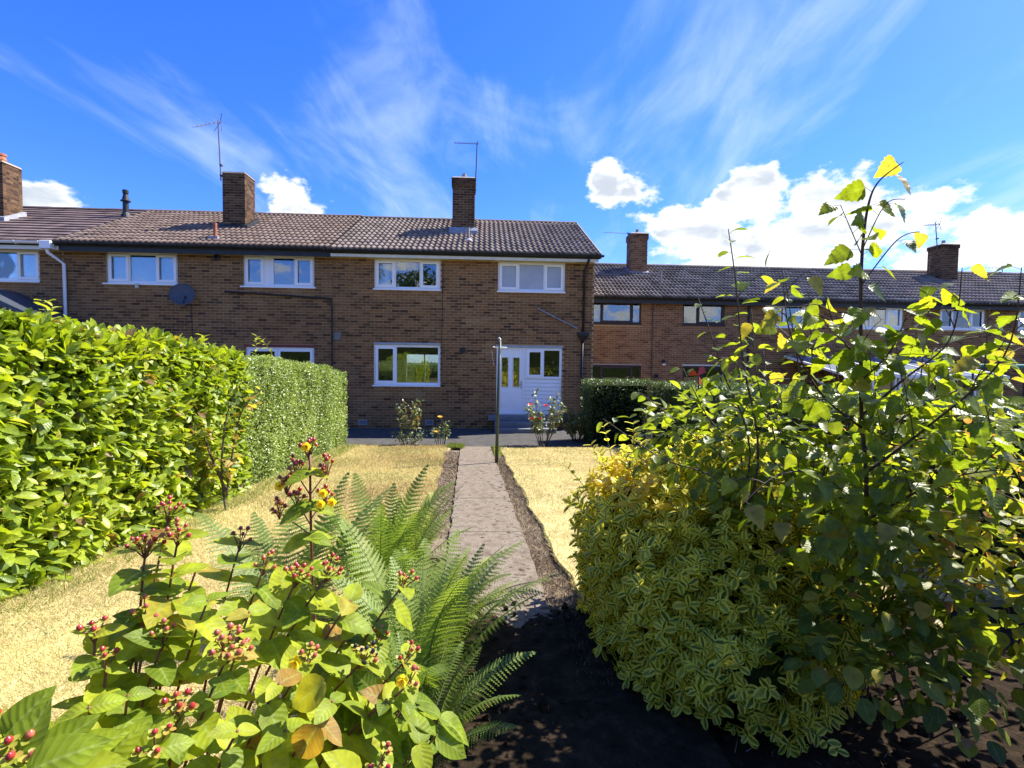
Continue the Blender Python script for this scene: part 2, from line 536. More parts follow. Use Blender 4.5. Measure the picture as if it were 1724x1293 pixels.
M['hyper'] = leaf_mat('hypericum_leaf', [(0, (0.09, 0.145, 0.011)), (0.4, (0.21, 0.275, 0.014)), (0.8, (0.37, 0.40, 0.018)), (0.93, (0.33, 0.28, 0.03)), (1, (0.26, 0.075, 0.03))],
                      0.42, (1.0, 1.0, 0.3), rough=0.5, spec=0.22, rib=(0.33, 0.40, 0.12), grain=0.2)
M['fern'] = leaf_mat('fern_frond', [(0, (0.09, 0.15, 0.028)), (0.5, (0.19, 0.27, 0.055)), (1, (0.33, 0.39, 0.11))], 0.42, (1, 1, 0.35), rough=0.5, spec=0.35)
M['euonymus'] = leaf_mat('variegated_leaf', [(0, (0.07, 0.11, 0.016)), (0.5, (0.15, 0.20, 0.024)), (1, (0.45, 0.43, 0.06))], 0.46, (1, 1, 0.5), rough=0.42, spec=0.25,
                         margin=(0.32, 0.60, (0.80, 0.70, 0.10)))
M['euonymus_gold'] = leaf_mat('golden_leaf', [(0, (0.52, 0.40, 0.05)), (1, (0.66, 0.54, 0.08))], 0.4, (1, 1, 0.5), rough=0.38, spec=0.5)
M['birch'] = leaf_mat('birch_leaf', [(0, (0.065, 0.105, 0.012)), (0.5, (0.15, 0.20, 0.014)), (0.9, (0.28, 0.31, 0.024)), (0.96, (0.30, 0.24, 0.06)), (1, (0.22, 0.12, 0.05))],
                      0.58, (1.05, 1.0, 0.3), rough=0.34, spec=0.42, rib=(0.22, 0.28, 0.09), grain=0.2)
M['willow'] = leaf_mat('sallow_leaf', [(0, (0.07, 0.105, 0.014)), (0.5, (0.16, 0.21, 0.018)), (1, (0.30, 0.33, 0.035))], 0.56, (1.05, 1.0, 0.32), rough=0.34,
                       spec=0.42, rib=(0.22, 0.28, 0.09), grain=0.2)
M['dogwood'] = leaf_mat('yellowing_leaf', [(0, (0.06, 0.10, 0.018)), (0.5, (0.14, 0.19, 0.024)), (0.8, (0.32, 0.33, 0.045)), (0.94, (0.42, 0.33, 0.05)), (1, (0.34, 0.17, 0.08))],
                        0.54, (1.05, 1.0, 0.35), rough=0.4, spec=0.28, rib=(0.25, 0.3, 0.1), grain=0.15)
M['rose_leaf'] = leaf_mat('rose_leaf', [(0, (0.05, 0.085, 0.022)), (0.6, (0.11, 0.15, 0.045)), (0.9, (0.20, 0.22, 0.08)), (1, (0.26, 0.16, 0.07))], 0.35, (1, 1, 0.45), rough=0.4, spec=0.5)
M['tree_leaf'] = leaf_mat('tree_leaf', [(0, (0.03, 0.055, 0.012)), (1, (0.09, 0.12, 0.03))], 0.35, (1, 1, 0.4))
M['grass'] = leaf_mat('dry_grass_blade', [(0, (0.32, 0.235, 0.095)), (0.35, (0.51, 0.41, 0.185)), (0.7, (0.67, 0.57, 0.27)), (0.93, (0.56, 0.53, 0.22)), (1, (0.15, 0.20, 0.04))],
                      0.25, (1, 1, 0.8), rough=0.7, spec=0.2, tboost=1.3)
M['green_grass'] = leaf_mat('green_grass_blade', [(0, (0.12, 0.16, 0.03)), (1, (0.24, 0.27, 0.06))], 0.3, (1, 1, 0.5), rough=0.6, spec=0.25)
M['straw'] = leaf_mat('dead_straw', [(0, (0.09, 0.06, 0.035)), (0.5, (0.24, 0.18, 0.11)), (1, (0.42, 0.34, 0.22))], 0.1, (1, 1, 1), rough=0.9, spec=0.1, tboost=1.0)
M['litter'] = leaf_mat('dead_leaf', [(0, (0.03, 0.018, 0.012)), (0.7, (0.09, 0.06, 0.035)), (1, (0.34, 0.24, 0.15))], 0.15, (1, 1, 0.7), rough=0.7)
M['berry_red'] = surf('red_berry', [(0.3, (0.30, 0.018, 0.018)), (0.7, (0.46, 0.05, 0.035))], 60, rough=0.25, spec=0.6)
M['berry_orange'] = surf('orange_red_berry', [(0.3, (0.40, 0.07, 0.04)), (0.7, (0.52, 0.14, 0.07))], 60, rough=0.3, spec=0.6)
M['berry_black'] = surf('black_berry', [(0.3, (0.012, 0.010, 0.012)), (0.7, (0.03, 0.025, 0.025))], 60, rough=0.35, spec=0.5)
M['sepal'] = leaf_mat('yellow_green_sepal', [(0, (0.26, 0.28, 0.035)), (0.7, (0.42, 0.38, 0.05)), (1, (0.40, 0.22, 0.05))], 0.4, (1, 1, 0.4), rough=0.5)
M['yellow_petal'] = leaf_mat('yellow_petal', [(0, (0.80, 0.66, 0.03)), (1, (0.85, 0.74, 0.08))], 0.35, (1, 1, 0.4), rough=0.5)
M['red_petal'] = leaf_mat('red_petal', [(0, (0.42, 0.01, 0.025)), (1, (0.60, 0.03, 0.05))], 0.3, (1, 0.6, 0.6), rough=0.5)
M['peach_petal'] = leaf_mat('peach_petal', [(0, (0.75, 0.42, 0.08)), (1, (0.85, 0.58, 0.16))], 0.3, (1, 1, 0.6), rough=0.5)


# ------------------------------------------------------------------ mesh helpers
def tag(o, label=None, cat=None, group=None, kind=None):
    if label:
        o['label'] = label
    if cat:
        o['category'] = cat
    if group:
        o['group'] = group
    if kind:
        o['kind'] = kind
    return o


def empty(name, loc, label=None, cat=None, group=None):
    o = bpy.data.objects.new(name, None)
    COL.objects.link(o)
    o.location = loc
    o.empty_display_size = 0.1
    tag(o, label, cat, group)
    return o


def attach(o, parent):
    """parent o so that its own matrix stays in world coordinates"""
    if parent is None:
        return
    o.parent = parent
    if parent.parent is None and parent.type == 'EMPTY':
        o.matrix_parent_inverse = Matrix.Translation(-Vector(parent.location))


def link_mesh(name, me, parent=None, mat=None, matrix=None, kind=None):
    o = bpy.data.objects.new(name, me)
    COL.objects.link(o)
    if mat is not None and not me.materials:
        me.materials.append(mat)
    attach(o, parent)
    if matrix is not None:
        o.matrix_basis = matrix
    if kind:
        o['kind'] = kind
    return o


def np_mesh(name, V, polys, tint=None, smooth=False):
    V = np.asarray(V, dtype=np.float32)
    me = bpy.data.meshes.new(name)
    me.vertices.add(len(V))
    me.vertices.foreach_set('co', V.ravel())
    loops, starts, pos = [], [], 0
    for P in polys:
        P = np.asarray(P, dtype=np.int32)
        if P.size == 0:
            continue
        n, k = P.shape
        loops.append(P.ravel())
        starts.append(pos + np.arange(n, dtype=np.int32) * k)
        pos += n * k
    loops = np.concatenate(loops)
    starts = np.concatenate(starts)
    me.loops.add(len(loops))
    me.loops.foreach_set('vertex_index', loops)
    me.polygons.add(len(starts))
    me.polygons.foreach_set('loop_start', starts)
    if smooth:
        me.polygons.foreach_set('use_smooth', np.ones(len(starts), dtype=bool))
    me.update(calc_edges=True)
    if tint is not None:
        a = me.attributes.new('tint', 'FLOAT_COLOR', 'POINT')
        T = np.ones((len(V), 4), dtype=np.float32)
        tt = np.asarray(tint, dtype=np.float32)
        T[:, :tt.shape[1]] = tt
        a.data.foreach_set('color', T.ravel())
    return me


class MB:
    """collects boxes, tubes and polygons for one mesh"""

    def __init__(self):
        self.v, self.f, self.t = [], [], []

    def poly(self, pts, tint=0.5):
        i = len(self.v)
        self.v += [tuple(map(float, p)) for p in pts]
        self.t += [(tint, 0.5, 0.5)] * len(pts)
        self.f.append(tuple(range(i, i + len(pts))))
        return self

    def add(self, V, F, tint=0.5):
        i = len(self.v)
        self.v += [tuple(map(float, p)) for p in V]
        self.t += [(tint, 0.5, 0.5)] * len(V)
        self.f += [tuple(i + k for k in f) for f in F]
        return self

    def box(self, x0, x1, y0, y1, z0, z1, tint=0.5):
        V = [(x, y, z) for z in (z0, z1) for y in (y0, y1) for x in (x0, x1)]
        F = [(0, 2, 3, 1), (4, 5, 7, 6), (0, 1, 5, 4), (2, 6, 7, 3), (0, 4, 6, 2), (1, 3, 7, 5)]
        return self.add(V, F, tint)

    def hexa(self, bottom, top, tint=0.5):
        V = list(bottom) + list(top)
        F = [(3, 2, 1, 0), (4, 5, 6, 7), (0, 1, 5, 4), (1, 2, 6, 5), (2, 3, 7, 6), (3, 0, 4, 7)]
        return self.add(V, F, tint)

    def tube(self, pts, r0, r1=None, n=6, cap=True, tint=0.5):
        P = [np.array(p, float) for p in pts]
        r1 = r0 if r1 is None else r1
        V, F = [], []
        ref = np.array([0.31, 0.17, 0.93])
        for i, p in enumerate(P):
            d = P[min(i + 1, len(P) - 1)] - P[max(i - 1, 0)]
            d = d / (np.linalg.norm(d) + 1e-9)
            if abs(d @ ref) > 0.95:
                ref = np.array([0.9, 0.3, 0.1])
            a = np.cross(d, ref)
            a /= np.linalg.norm(a)
            b = np.cross(d, a)
            r = r0 + (r1 - r0) * i / max(1, len(P) - 1)
            for k in range(n):
                w = 2 * math.pi * k / n
                V.append(p + r * (math.cos(w) * a + math.sin(w) * b))
        for i in range(len(P) - 1):
            for k in range(n):
                q = (k + 1) % n
                F.append((i * n + k, i * n + q, (i + 1) * n + q, (i + 1) * n + k))
        if cap:
            F.append(tuple(range(n))[::-1])
            F.append(tuple((len(P) - 1) * n + k for k in range(n)))
        return self.add(V, F, tint)

    def lathe(self, c, prof, n=14, tint=0.5, axis=(0, 0, 1)):
        ax = Vector(axis).normalized()
        q = Vector((0, 0, 1)).rotation_difference(ax).to_matrix()
        V, F = [], []
        for (r, h) in prof:
            for k in range(n):
                w = 2 * math.pi * k / n
                V.append(tuple(Vector(c) + q @ Vector((r * math.cos(w), r * math.sin(w), h))))
        for i in range(len(prof) - 1):
            for k in range(n):
                p = (k + 1) % n
                F.append((i * n + k, i * n + p, (i + 1) * n + p, (i + 1) * n + k))
        F.append(tuple(range(n))[::-1])
        F.append(tuple((len(prof) - 1) * n + k for k in range(n)))
        return self.add(V, F, tint)

    def mesh(self, name, smooth=False):
        me = bpy.data.meshes.new(name)
        me.from_pydata(self.v, [], self.f)
        a = me.attributes.new('tint', 'FLOAT_COLOR', 'POINT')
        T = np.ones((len(self.v), 4), dtype=np.float32)
        T[:, :3] = np.array(self.t, dtype=np.float32)
        a.data.foreach_set('color', T.ravel())
        if smooth:
            me.polygons.foreach_set('use_smooth', np.ones(len(me.polygons), dtype=bool))
        me.update()
        return me

    def build(self, name, mat, parent=None, kind=None, smooth=False, bevel=0.0):
        o = link_mesh(name, self.mesh(name, smooth), parent, mat, kind=kind)
        if bevel:
            b = o.modifiers.new('edge', 'BEVEL')
            b.width = bevel
            b.segments = 1
            b.limit_method = 'ANGLE'
        return o


def box(name, mat, parent, x0, x1, y0, y1, z0, z1, bevel=0.0, kind=None):
    return MB().box(x0, x1, y0, y1, z0, z1).build(name, mat, parent, kind=kind, bevel=bevel)


# ------------------------------------------------------------------ ground
def smoothstep(a, b, x):
    t = min(1.0, max(0.0, (x - a) / (b - a)))
    return t * t * (3 - 2 * t)


def zg(x, y):
    b = 0.42 - 0.038 * max(-12.0, min(y, 10.75))
    if y > 10.75:
        b -= 0.03 * smoothstep(10.75, 13.9, y)
    return b - 0.5 * smoothstep(4.6, 6.5, x) * smoothstep(10.8, 15.0, y)


def sheet(name, mat, xs, ys, dz, fx=None, skirt=0.0, kind='structure', parent=None, rag=0.0):
    """a sheet over the ground; fx(y) gives its left and right edge"""
    V, F = [], []
    nx, ny = len(xs), len(ys)
    for j, y in enumerate(ys):
        lo, hi = fx(y) if fx else (0, 1)
        for i, x in enumerate(xs):
            xx = lo + (hi - lo) * x if fx else x
            if rag and i in (0, nx - 1):
                xx += random.uniform(-rag, rag)
            V.append((xx, y, zg(xx, y) + dz))
    for j in range(ny - 1):
        for i in range(nx - 1):
            F.append((j * nx + i, j * nx + i + 1, (j + 1) * nx + i + 1, (j + 1) * nx + i))
    if skirt:
        rim = [i for i in range(nx)] + [j * nx + nx - 1 for j in range(1, ny)] + [(ny - 1) * nx + i for i in range(nx - 2, -1, -1)] + \
              [j * nx for j in range(ny - 2, 0, -1)]
        n0 = len(V)
        for k in rim:
            V.append((V[k][0], V[k][1], V[k][2] - skirt))
        for a in range(len(rim)):
            b = (a + 1) % len(rim)
            F.append((rim[b], rim[a], n0 + a, n0 + b))
    m = MB()
    m.add(V, F)
    return m.build(name, mat, parent, kind=kind)


far = [-900, -300, -120, -60, -35]
sheet('ground', M['ground'], far + [x * 1.0 for x in range(-24, 27)] + [35, 60, 120, 300, 900],
      far + [-24, -18, -12, -8, -4, 0, 4, 8, 10.75, 11, 11.5, 12, 12.5, 13, 13.5, 14, 15, 16, 18, 20, 24, 35, 60, 120, 300, 900], 0.0)


def lin(y, ya, xa, yb, xb):
    return xa + (xb - xa) * (y - ya) / (yb - ya)


def path_l(y):
    return lin(y, 9.4, -0.44, 3.2, -0.255)


def path_r(y):
    return lin(y, 9.4, 0.20, 3.2, 0.41)


def lawnl_r(y):
    return lin(y, 9.4, -0.74, 5.9, -0.60) + 0.025 * math.sin(y * 5.1) + 0.012 * math.sin(y * 13)


def lawnr_l(y):
    return lin(y, 9.4, 0.385, 3.37, 0.62) + 0.018 * math.sin(y * 4.3) + 0.01 * math.sin(y * 11)


ys_l = [0.2 + 0.25 * i for i in range(0, 43)] + [10.72]
# bare earth beds under the shrubs, along both sides of the path and below the hedges
sheet('soil_bed', M['shade_dark_soil'], [0, .2, .4, .6, .8, 1], [-1.5 + 0.35 * i for i in range(0, 36)], 0.004, fx=lambda y: (-3.3, 4.6))
sheet('soil_strip', M['soil'], [0, .5, 1], [4.0 + .4 * i for i in range(0, 16)] + [10.3], 0.008, fx=lambda y: (lawnl_r(y) - .1, path_l(y) + .05))
sheet('soil_strip', M['soil'], [0, .5, 1], [2.75 + .4 * i for i in range(0, 19)], 0.008, fx=lambda y: (path_r(y) - .05, lawnr_l(y) + .1))
GL = [i / 12 for i in range(13)]
sheet('lawn', M['lawn'], GL, ys_l, 0.05, fx=lambda y: (-2.95, lawnl_r(y) if y < 10.2 else min(path_l(y) - .02, lawnl_r(y) + (y - 10.2) * .6)), skirt=0.08, rag=0.012)
sheet('lawn', M['lawn'], GL, [3.0 + 0.25 * i for i in range(0, 31)], 0.05, fx=lambda y: (lawnr_l(y), 3.6), skirt=0.08, rag=0.012)

# concrete path in cast bays
path = bpy.data.objects.new('path', None)
COL.objects.link(path)
path['kind'] = 'structure'
for (ya, yb) in ((2.78, 4.6), (4.61, 5.95), (5.965, 8.8), (8.812, 10.74)):
    n = 14
    yl = [ya + (yb - ya) * i / n for i in range(n + 1)]
    sheet('slab', M['concrete'], [0, .15, .4, .6, .85, 1], yl, 0.035, fx=lambda y: (path_l(y), path_r(y)), skirt=0.07, kind=None, parent=path, rag=0.010)
# apron in front of the houses
sheet('pavement', M['concrete_dark'], [-16, -12, -8, -4, -2, 0, 1, 2, 3, 4, 4.5], [10.76, 11.2, 11.6, 12, 12.5, 13, 13.5, 13.99], 0.03, skirt=0.06)
kerb = bpy.data.objects.new('kerb', None)
COL.objects.link(kerb)
kerb['kind'] = 'structure'
for i in range(12):
    xa = -12.2 + i * 0.93
    if -0.62 < xa + .45 < 0.35:
        continue
    MB().box(xa, xa + 0.90, 10.69, 10.75, zg(0, 10.7) - 0.1, zg(0, 10.7) + 0.055 + random.uniform(-.008, .008)).build('kerb_stone', M['concrete'], kerb, bevel=0.006)

# ------------------------------------------------------------------ houses
BRICK_L, BRICK_H, JOINT = 0.215, 0.065, 0.010
_brick_me = {}


def brick_mesh(matkey):
    """a dozen tinted bricks of the full size, shared by all loose bricks"""
    if matkey not in _brick_me:
        out = []
        for k in range(20):
            m = MB()
            t = (k + .5) / 20
            e = 0.003
            V = [(0, 0.06, 0), (BRICK_L, 0.06, 0), (BRICK_L, 0.06, BRICK_H), (0, 0.06, BRICK_H),
                 (0, e, 0), (BRICK_L, e, 0), (BRICK_L, e, BRICK_H), (0, e, BRICK_H),
                 (e, 0, e), (BRICK_L - e, 0, e), (BRICK_L - e, 0, BRICK_H - e), (e, 0, BRICK_H - e)]
            F = [(8, 9, 10, 11), (4, 5, 9, 8), (5, 6, 10, 9), (6, 7, 11, 10), (7, 4, 8, 11), (0, 1, 5, 4), (1, 2, 6, 5), (2, 3, 7, 6), (3, 0, 4, 7)]
            m.add(V, F, t)
            me = m.mesh('brick')
            me.materials.append(M[matkey])
            out.append(me)
        _brick_me[matkey] = out
    return _brick_me[matkey]


def intervals(x0, x1, z, openings):
    segs = [(x0, x1)]
    for (a, b, c, d) in openings:
        if c - 0.02 < z + 0.0325 < d + 0.02:
            new = []
            for (p, q) in segs:
                if b <= p or a >= q:
                    new.append((p, q))
                else:
                    if a > p:
                        new.append((p, a))
                    if b < q:
                        new.append((b, q))
            segs = new
    return segs


def wall_mesh(x0, x1, z0, z1, y0, y1, openings):
    xs = sorted({x0, x1, *[v for o in openings for v in o[:2] if x0 < v < x1]})
    zs = sorted({z0, z1, *[v for o in openings for v in o[2:] if z0 < v < z1]})
    m = MB()
    for a, b in zip(xs, xs[1:]):
        run = None
        for c, d in zip(zs, zs[1:]):
            mx, mz = (a + b) / 2, (c + d) / 2
            solid = not any(o[0] < mx < o[1] and o[2] < mz < o[3] for o in openings)
            if solid:
                run = (c, d) if run is None else (run[0], d)
            else:
                if run:
                    m.box(a, b, y0, y1, *run)
                run = None
        if run:
            m.box(a, b, y0, y1, *run)
    return m


PATCH = [(0.02, 0.34, 1.95, 2.36), (-7.0, -6.4, 2.1, 2.35), (-0.6, 0.3, 2.75, 3.1)]


def weather(x, z, openings):
    """paler bricks below the sills and in old repairs"""
    if any(a - .05 < x + .1 < b + .05 and c - .24 < z < c for (a, b, c, d) in openings):
        return random.uniform(.62, 1.0)
    if any(a < x + .1 < b and c < z < d for (a, b, c, d) in PATCH):
        return random.uniform(.75, 1.0)
    return min(.88, random.betavariate(1.5, 1.3))


def brick_front(root, x0, x1, z0, z1, Y, openings, matkey, ref, nparts=300):
    wall = wall_mesh(x0, x1, z0, z1, Y + 0.006, Y + 0.24, openings).build('wall', M['mortar'], root)
    full, rest = [], MB()
    row = 0
    z = z0
    soldier = None
    while z + BRICK_H < z1 + 0.005:
        off = 0.1125 if row % 2 else 0.0
        for (p, q) in intervals(x0, x1, z, openings):
            k = math.floor((p - x0 - off) / 0.225) - 1
            while True:
                a = x0 + off + k * 0.225
                if a >= q:
                    break
                k += 1
                b = a + BRICK_L
                aa, bb = max(a, p + 0.002), min(b, q - 0.002)
                if bb - aa < 0.035:
                    continue
                if bb - aa > BRICK_L - 0.001:
                    full.append((aa, z))
                else:
                    t = weather(aa, z, openings)
                    dy = random.uniform(-.001, .002)
                    rest.add([(aa, Y + .06, z), (bb, Y + .06, z), (bb, Y + .06, z + BRICK_H), (aa, Y + .06, z + BRICK_H),
                              (aa, Y + dy, z), (bb, Y + dy, z), (bb, Y + dy, z + BRICK_H), (aa, Y + dy, z + BRICK_H)],
                             [(4, 5, 6, 7), (0, 1, 5, 4), (1, 2, 6, 5), (2, 3, 7, 6), (3, 0, 4, 7)], t)
        z += BRICK_H + JOINT
        row += 1
    full.sort(key=lambda b: (b[0] - ref[0]) ** 2 + (b[1] - ref[1]) ** 2)
    mes = brick_mesh(matkey)
    for (a, zz) in full[:nparts]:
        o = link_mesh('brick', mes[min(len(mes) - 1, int(weather(a, zz, openings) * len(mes)))], wall, matrix=Matrix.Translation((a, Y + random.uniform(-.0015, .002), zz)))
    for (a, zz) in full[nparts:]:
        t = weather(a, zz, openings)
        dy = random.uniform(-.0015, .002)
        b = a + BRICK_L
        rest.add([(a, Y + .06, zz), (b, Y + .06, zz), (b, Y + .06, zz + BRICK_H), (a, Y + .06, zz + BRICK_H),
                  (a, Y + dy, zz), (b, Y + dy, zz), (b, Y + dy, zz + BRICK_H), (a, Y + dy, zz + BRICK_H)],
                 [(4, 5, 6, 7), (0, 1, 5, 4), (1, 2, 6, 5), (2, 3, 7, 6), (3, 0, 4, 7)], t)
    if rest.v:
        rest.build('brickwork', M[matkey], wall, kind='stuff')
    return wall


_tile_me = {}


def tile_meshes(matkey, flat=False):
    key = (matkey, flat)
    if key in _tile_me:
        return _tile_me[key]
    out = []
    W, LEN = 0.3, 0.40
    for k in range(10):
        n = 2 if flat else 12
        t = random.random()
        V = []
        for (yy, lift) in ((0.0, 0.030), (0.0, 0.050 if flat else 0.044), (LEN, 0.012)):
            for i in range(n + 1):
                x = (W - 0.004) * i / n
                w = 0 if flat else 0.021 * (1 - math.cos(4 * math.pi * i / n + 0.9)) - 0.010
                V.append((x, yy, lift + w - (0.035 if (yy == 0.0 and lift == 0.030) else 0)))
        F = []
        s = n + 1
        for i in range(n):
            F.append((i, i + 1, s + i + 1, s + i))
            F.append((s + i, s + i + 1, 2 * s + i + 1, 2 * s + i))
        m = MB()
        m.add(V, F, t)
        me = m.mesh('roof_tile')
        me.materials.append(M[matkey])
        if not flat:
            me.polygons.foreach_set('use_smooth', np.array([j % 2 == 1 for j in range(len(me.polygons))]))
        out.append(me)
    _tile_me[key] = out
    return out


def roof(root, x0, x1, Ye, ze, Yr, zr, matkey, flat=False, ridge_mat=None, limit=300, skip=None, back=True):
    run, rise = Yr - Ye, zr - ze
    Ls = math.hypot(run, rise)
    c, s = run / Ls, rise / Ls
    m = MB()
    o2 = 0.03
    m.hexa([(x0, Ye + .05, ze - .10), (x1, Ye + .05, ze - .10), (x1, Yr, zr - .10), (x0, Yr, zr - .10)],
           [(x0, Ye + .02, ze + .012 - o2), (x1, Ye + .02, ze + .012 - o2), (x1, Yr, zr - o2), (x0, Yr, zr - o2)])
    if back:
        Yb = 2 * Yr - Ye
        m.hexa([(x0, Yr, zr - .10), (x1, Yr, zr - .10), (x1, Yb, ze - .10), (x0, Yb, ze - .10)],
               [(x0, Yr, zr - o2), (x1, Yr, zr - o2), (x1, Yb, ze - o2), (x0, Yb, ze - o2)])
    R = m.build('roof', M['underlay'], root)
    gauge = 0.345
    nrow = int(math.ceil((Ls - 0.02) / gauge))
    gauge = (Ls - 0.02) / nrow
    ncol = max(1, int(round((x1 - x0) / 0.3)))
    wx = (x1 - x0) / ncol
    mes = tile_meshes(matkey, flat)
    cells = [(r, k) for r in range(nrow) for k in range(ncol)]
    if len(cells) > limit:
        cells.sort(key=lambda q: q[0])
    rest = []
    for idx, (r, k) in enumerate(cells):
        if skip and skip(x0 + (k + .5) * wx, Ye + (r + .5) * gauge * c):
            continue
        px = x0 + k * wx
        u = r * gauge
        jx, jn = random.uniform(-.002, .002), random.uniform(0, .004)
        mat = Matrix(((wx / 0.3, 0, 0, px + jx), (0, c, -s, Ye + u * c - s * jn), (0, s, c, ze + u * s + c * jn), (0, 0, 0, 1)))
        me = random.choice(mes)
        if idx < limit:
            link_mesh('roof_tile', me, R, matrix=mat)
        else:
            rest.append((me, mat))
    if rest:
        mm = MB()
        for me, mat in rest:
            vs = [mat @ v.co for v in me.vertices]
            mm.add(vs, [tuple(p.vertices) for p in me.polygons], random.random())
        mm.build('roof_tiles', M[matkey], R, kind='stuff')
    # ridge
    n = max(1, int(round((x1 - x0) / 0.45)))
    w = (x1 - x0) / n
    rm = MB()
    K = 6
    V = []
    for xx in (0.0, w - 0.006):
        for i in range(K + 1):
            a = math.pi * (i / K) * 0.9 + math.pi * 0.05
            V.append((xx, -0.125 * math.cos(a), 0.085 * math.sin(a) - 0.03))
    F = [(i, i + 1, K + 2 + i, K + 1 + i) for i in range(K)] + [tuple(range(K + 1))[::-1], tuple(range(K + 1, 2 * K + 2))]
    rm.add(V, F, 0.4)
    rme = rm.mesh('ridge_tile')
    rme.materials.append(M[ridge_mat or matkey])
    for i in range(n):
        link_mesh('ridge_tile', rme, R, matrix=Matrix.Translation((x0 + i * w, Yr, zr + 0.02 + random.uniform(-.004, .004))))
    return R


def frame_boxes(m, xa, xb, za, zb, w, y0, y1):
    m.box(xa, xb, y0, y1, za, za + w)
    m.box(xa, xb, y0, y1, zb - w, zb)
    m.box(xa, xa + w, y0, y1, za + w, zb - w)
    m.box(xb - w, xb, y0, y1, za + w, zb - w)


def window(root, xa, xb, za, zb, Y, lights, fm='upvc', glass='glass', room='room_dark', depth=1.6, sill=True, frost=False, sill_ext=0.0, panes=None, rec=0.045):
    """lights: (share of the width, kind) with kind fixed, sash, panel"""
    fw = 0.066
    y0, y1 = Y + rec, Y + rec + 0.07
    zs = za + (0.035 if sill else 0)
    m = MB()
    frame_boxes(m, xa, xb, zs, zb, fw, y0, y1)
    tot = sum(l[0] for l in lights)
    inner = xb - xa - 2 * fw - 0.05 * (len(lights) - 1)
    x = xa + fw
    spans = []
    for i, l in enumerate(lights):
        w = inner * l[0] / tot
        spans.append((x, x + w, l[1]))
        x += w
        if i < len(lights) - 1:
            m.box(x, x + 0.05, y0, y1, zs + fw, zb - fw)
            x += 0.05
    W = m.build('window', M[fm], root, bevel=0.004)
    for (a, b, kind) in spans:
        z0, z1 = zs + fw, zb - fw
        if kind == 'panel':
            box('panel', M[fm], W, a, b, y0 + .012, y1 - .01, z0, z1)
            continue
        if kind == 'sash':
            sm = MB()
            frame_boxes(sm, a - .022, b + .022, z0 - .022, z1 + .022, 0.072, y0 - .022, y0 - 0.002)
            sm.build('sash', M[fm], W, bevel=0.004)
            a, b, z0, z1 = a + .04, b - .04, z0 + .04, z1 - .04
        pane = MB().box(a, b, y0 + .022, y0 + .034, z0, z1).build('pane', M['frost'] if frost else M[glass], W)
    if sill:
        box('sill', M[fm], W, xa - .03 - sill_ext, xb + .01 + sill_ext, Y - .045, y1, za - .005, za + .033, bevel=0.004)
    # the room behind the glass
    if room and not frost:
        rm = MB()
        ya, yb = y1 + .002, Y + depth
        X0, X1, Z0, Z1 = xa - .25, xb + .25, za - .35, zb + .12
        rm.poly([(X0, yb, Z0), (X1, yb, Z0), (X1, yb, Z1), (X0, yb, Z1)])
        rm.poly([(X0, ya, Z0), (X1, ya, Z0), (X1, yb, Z0), (X0, yb, Z0)])
        rm.poly([(X0, ya, Z1), (X0, yb, Z1), (X1, yb, Z1), (X1, ya, Z1)])
        rm.poly([(X0, ya, Z0), (X0, yb, Z0), (X0, yb, Z1), (X0, ya, Z1)])
        rm.poly([(X1, ya, Z0), (X1, ya, Z1), (X1, yb, Z1), (X1, yb, Z0)])
        rm.build('room_lining', M[room], W)
    return W


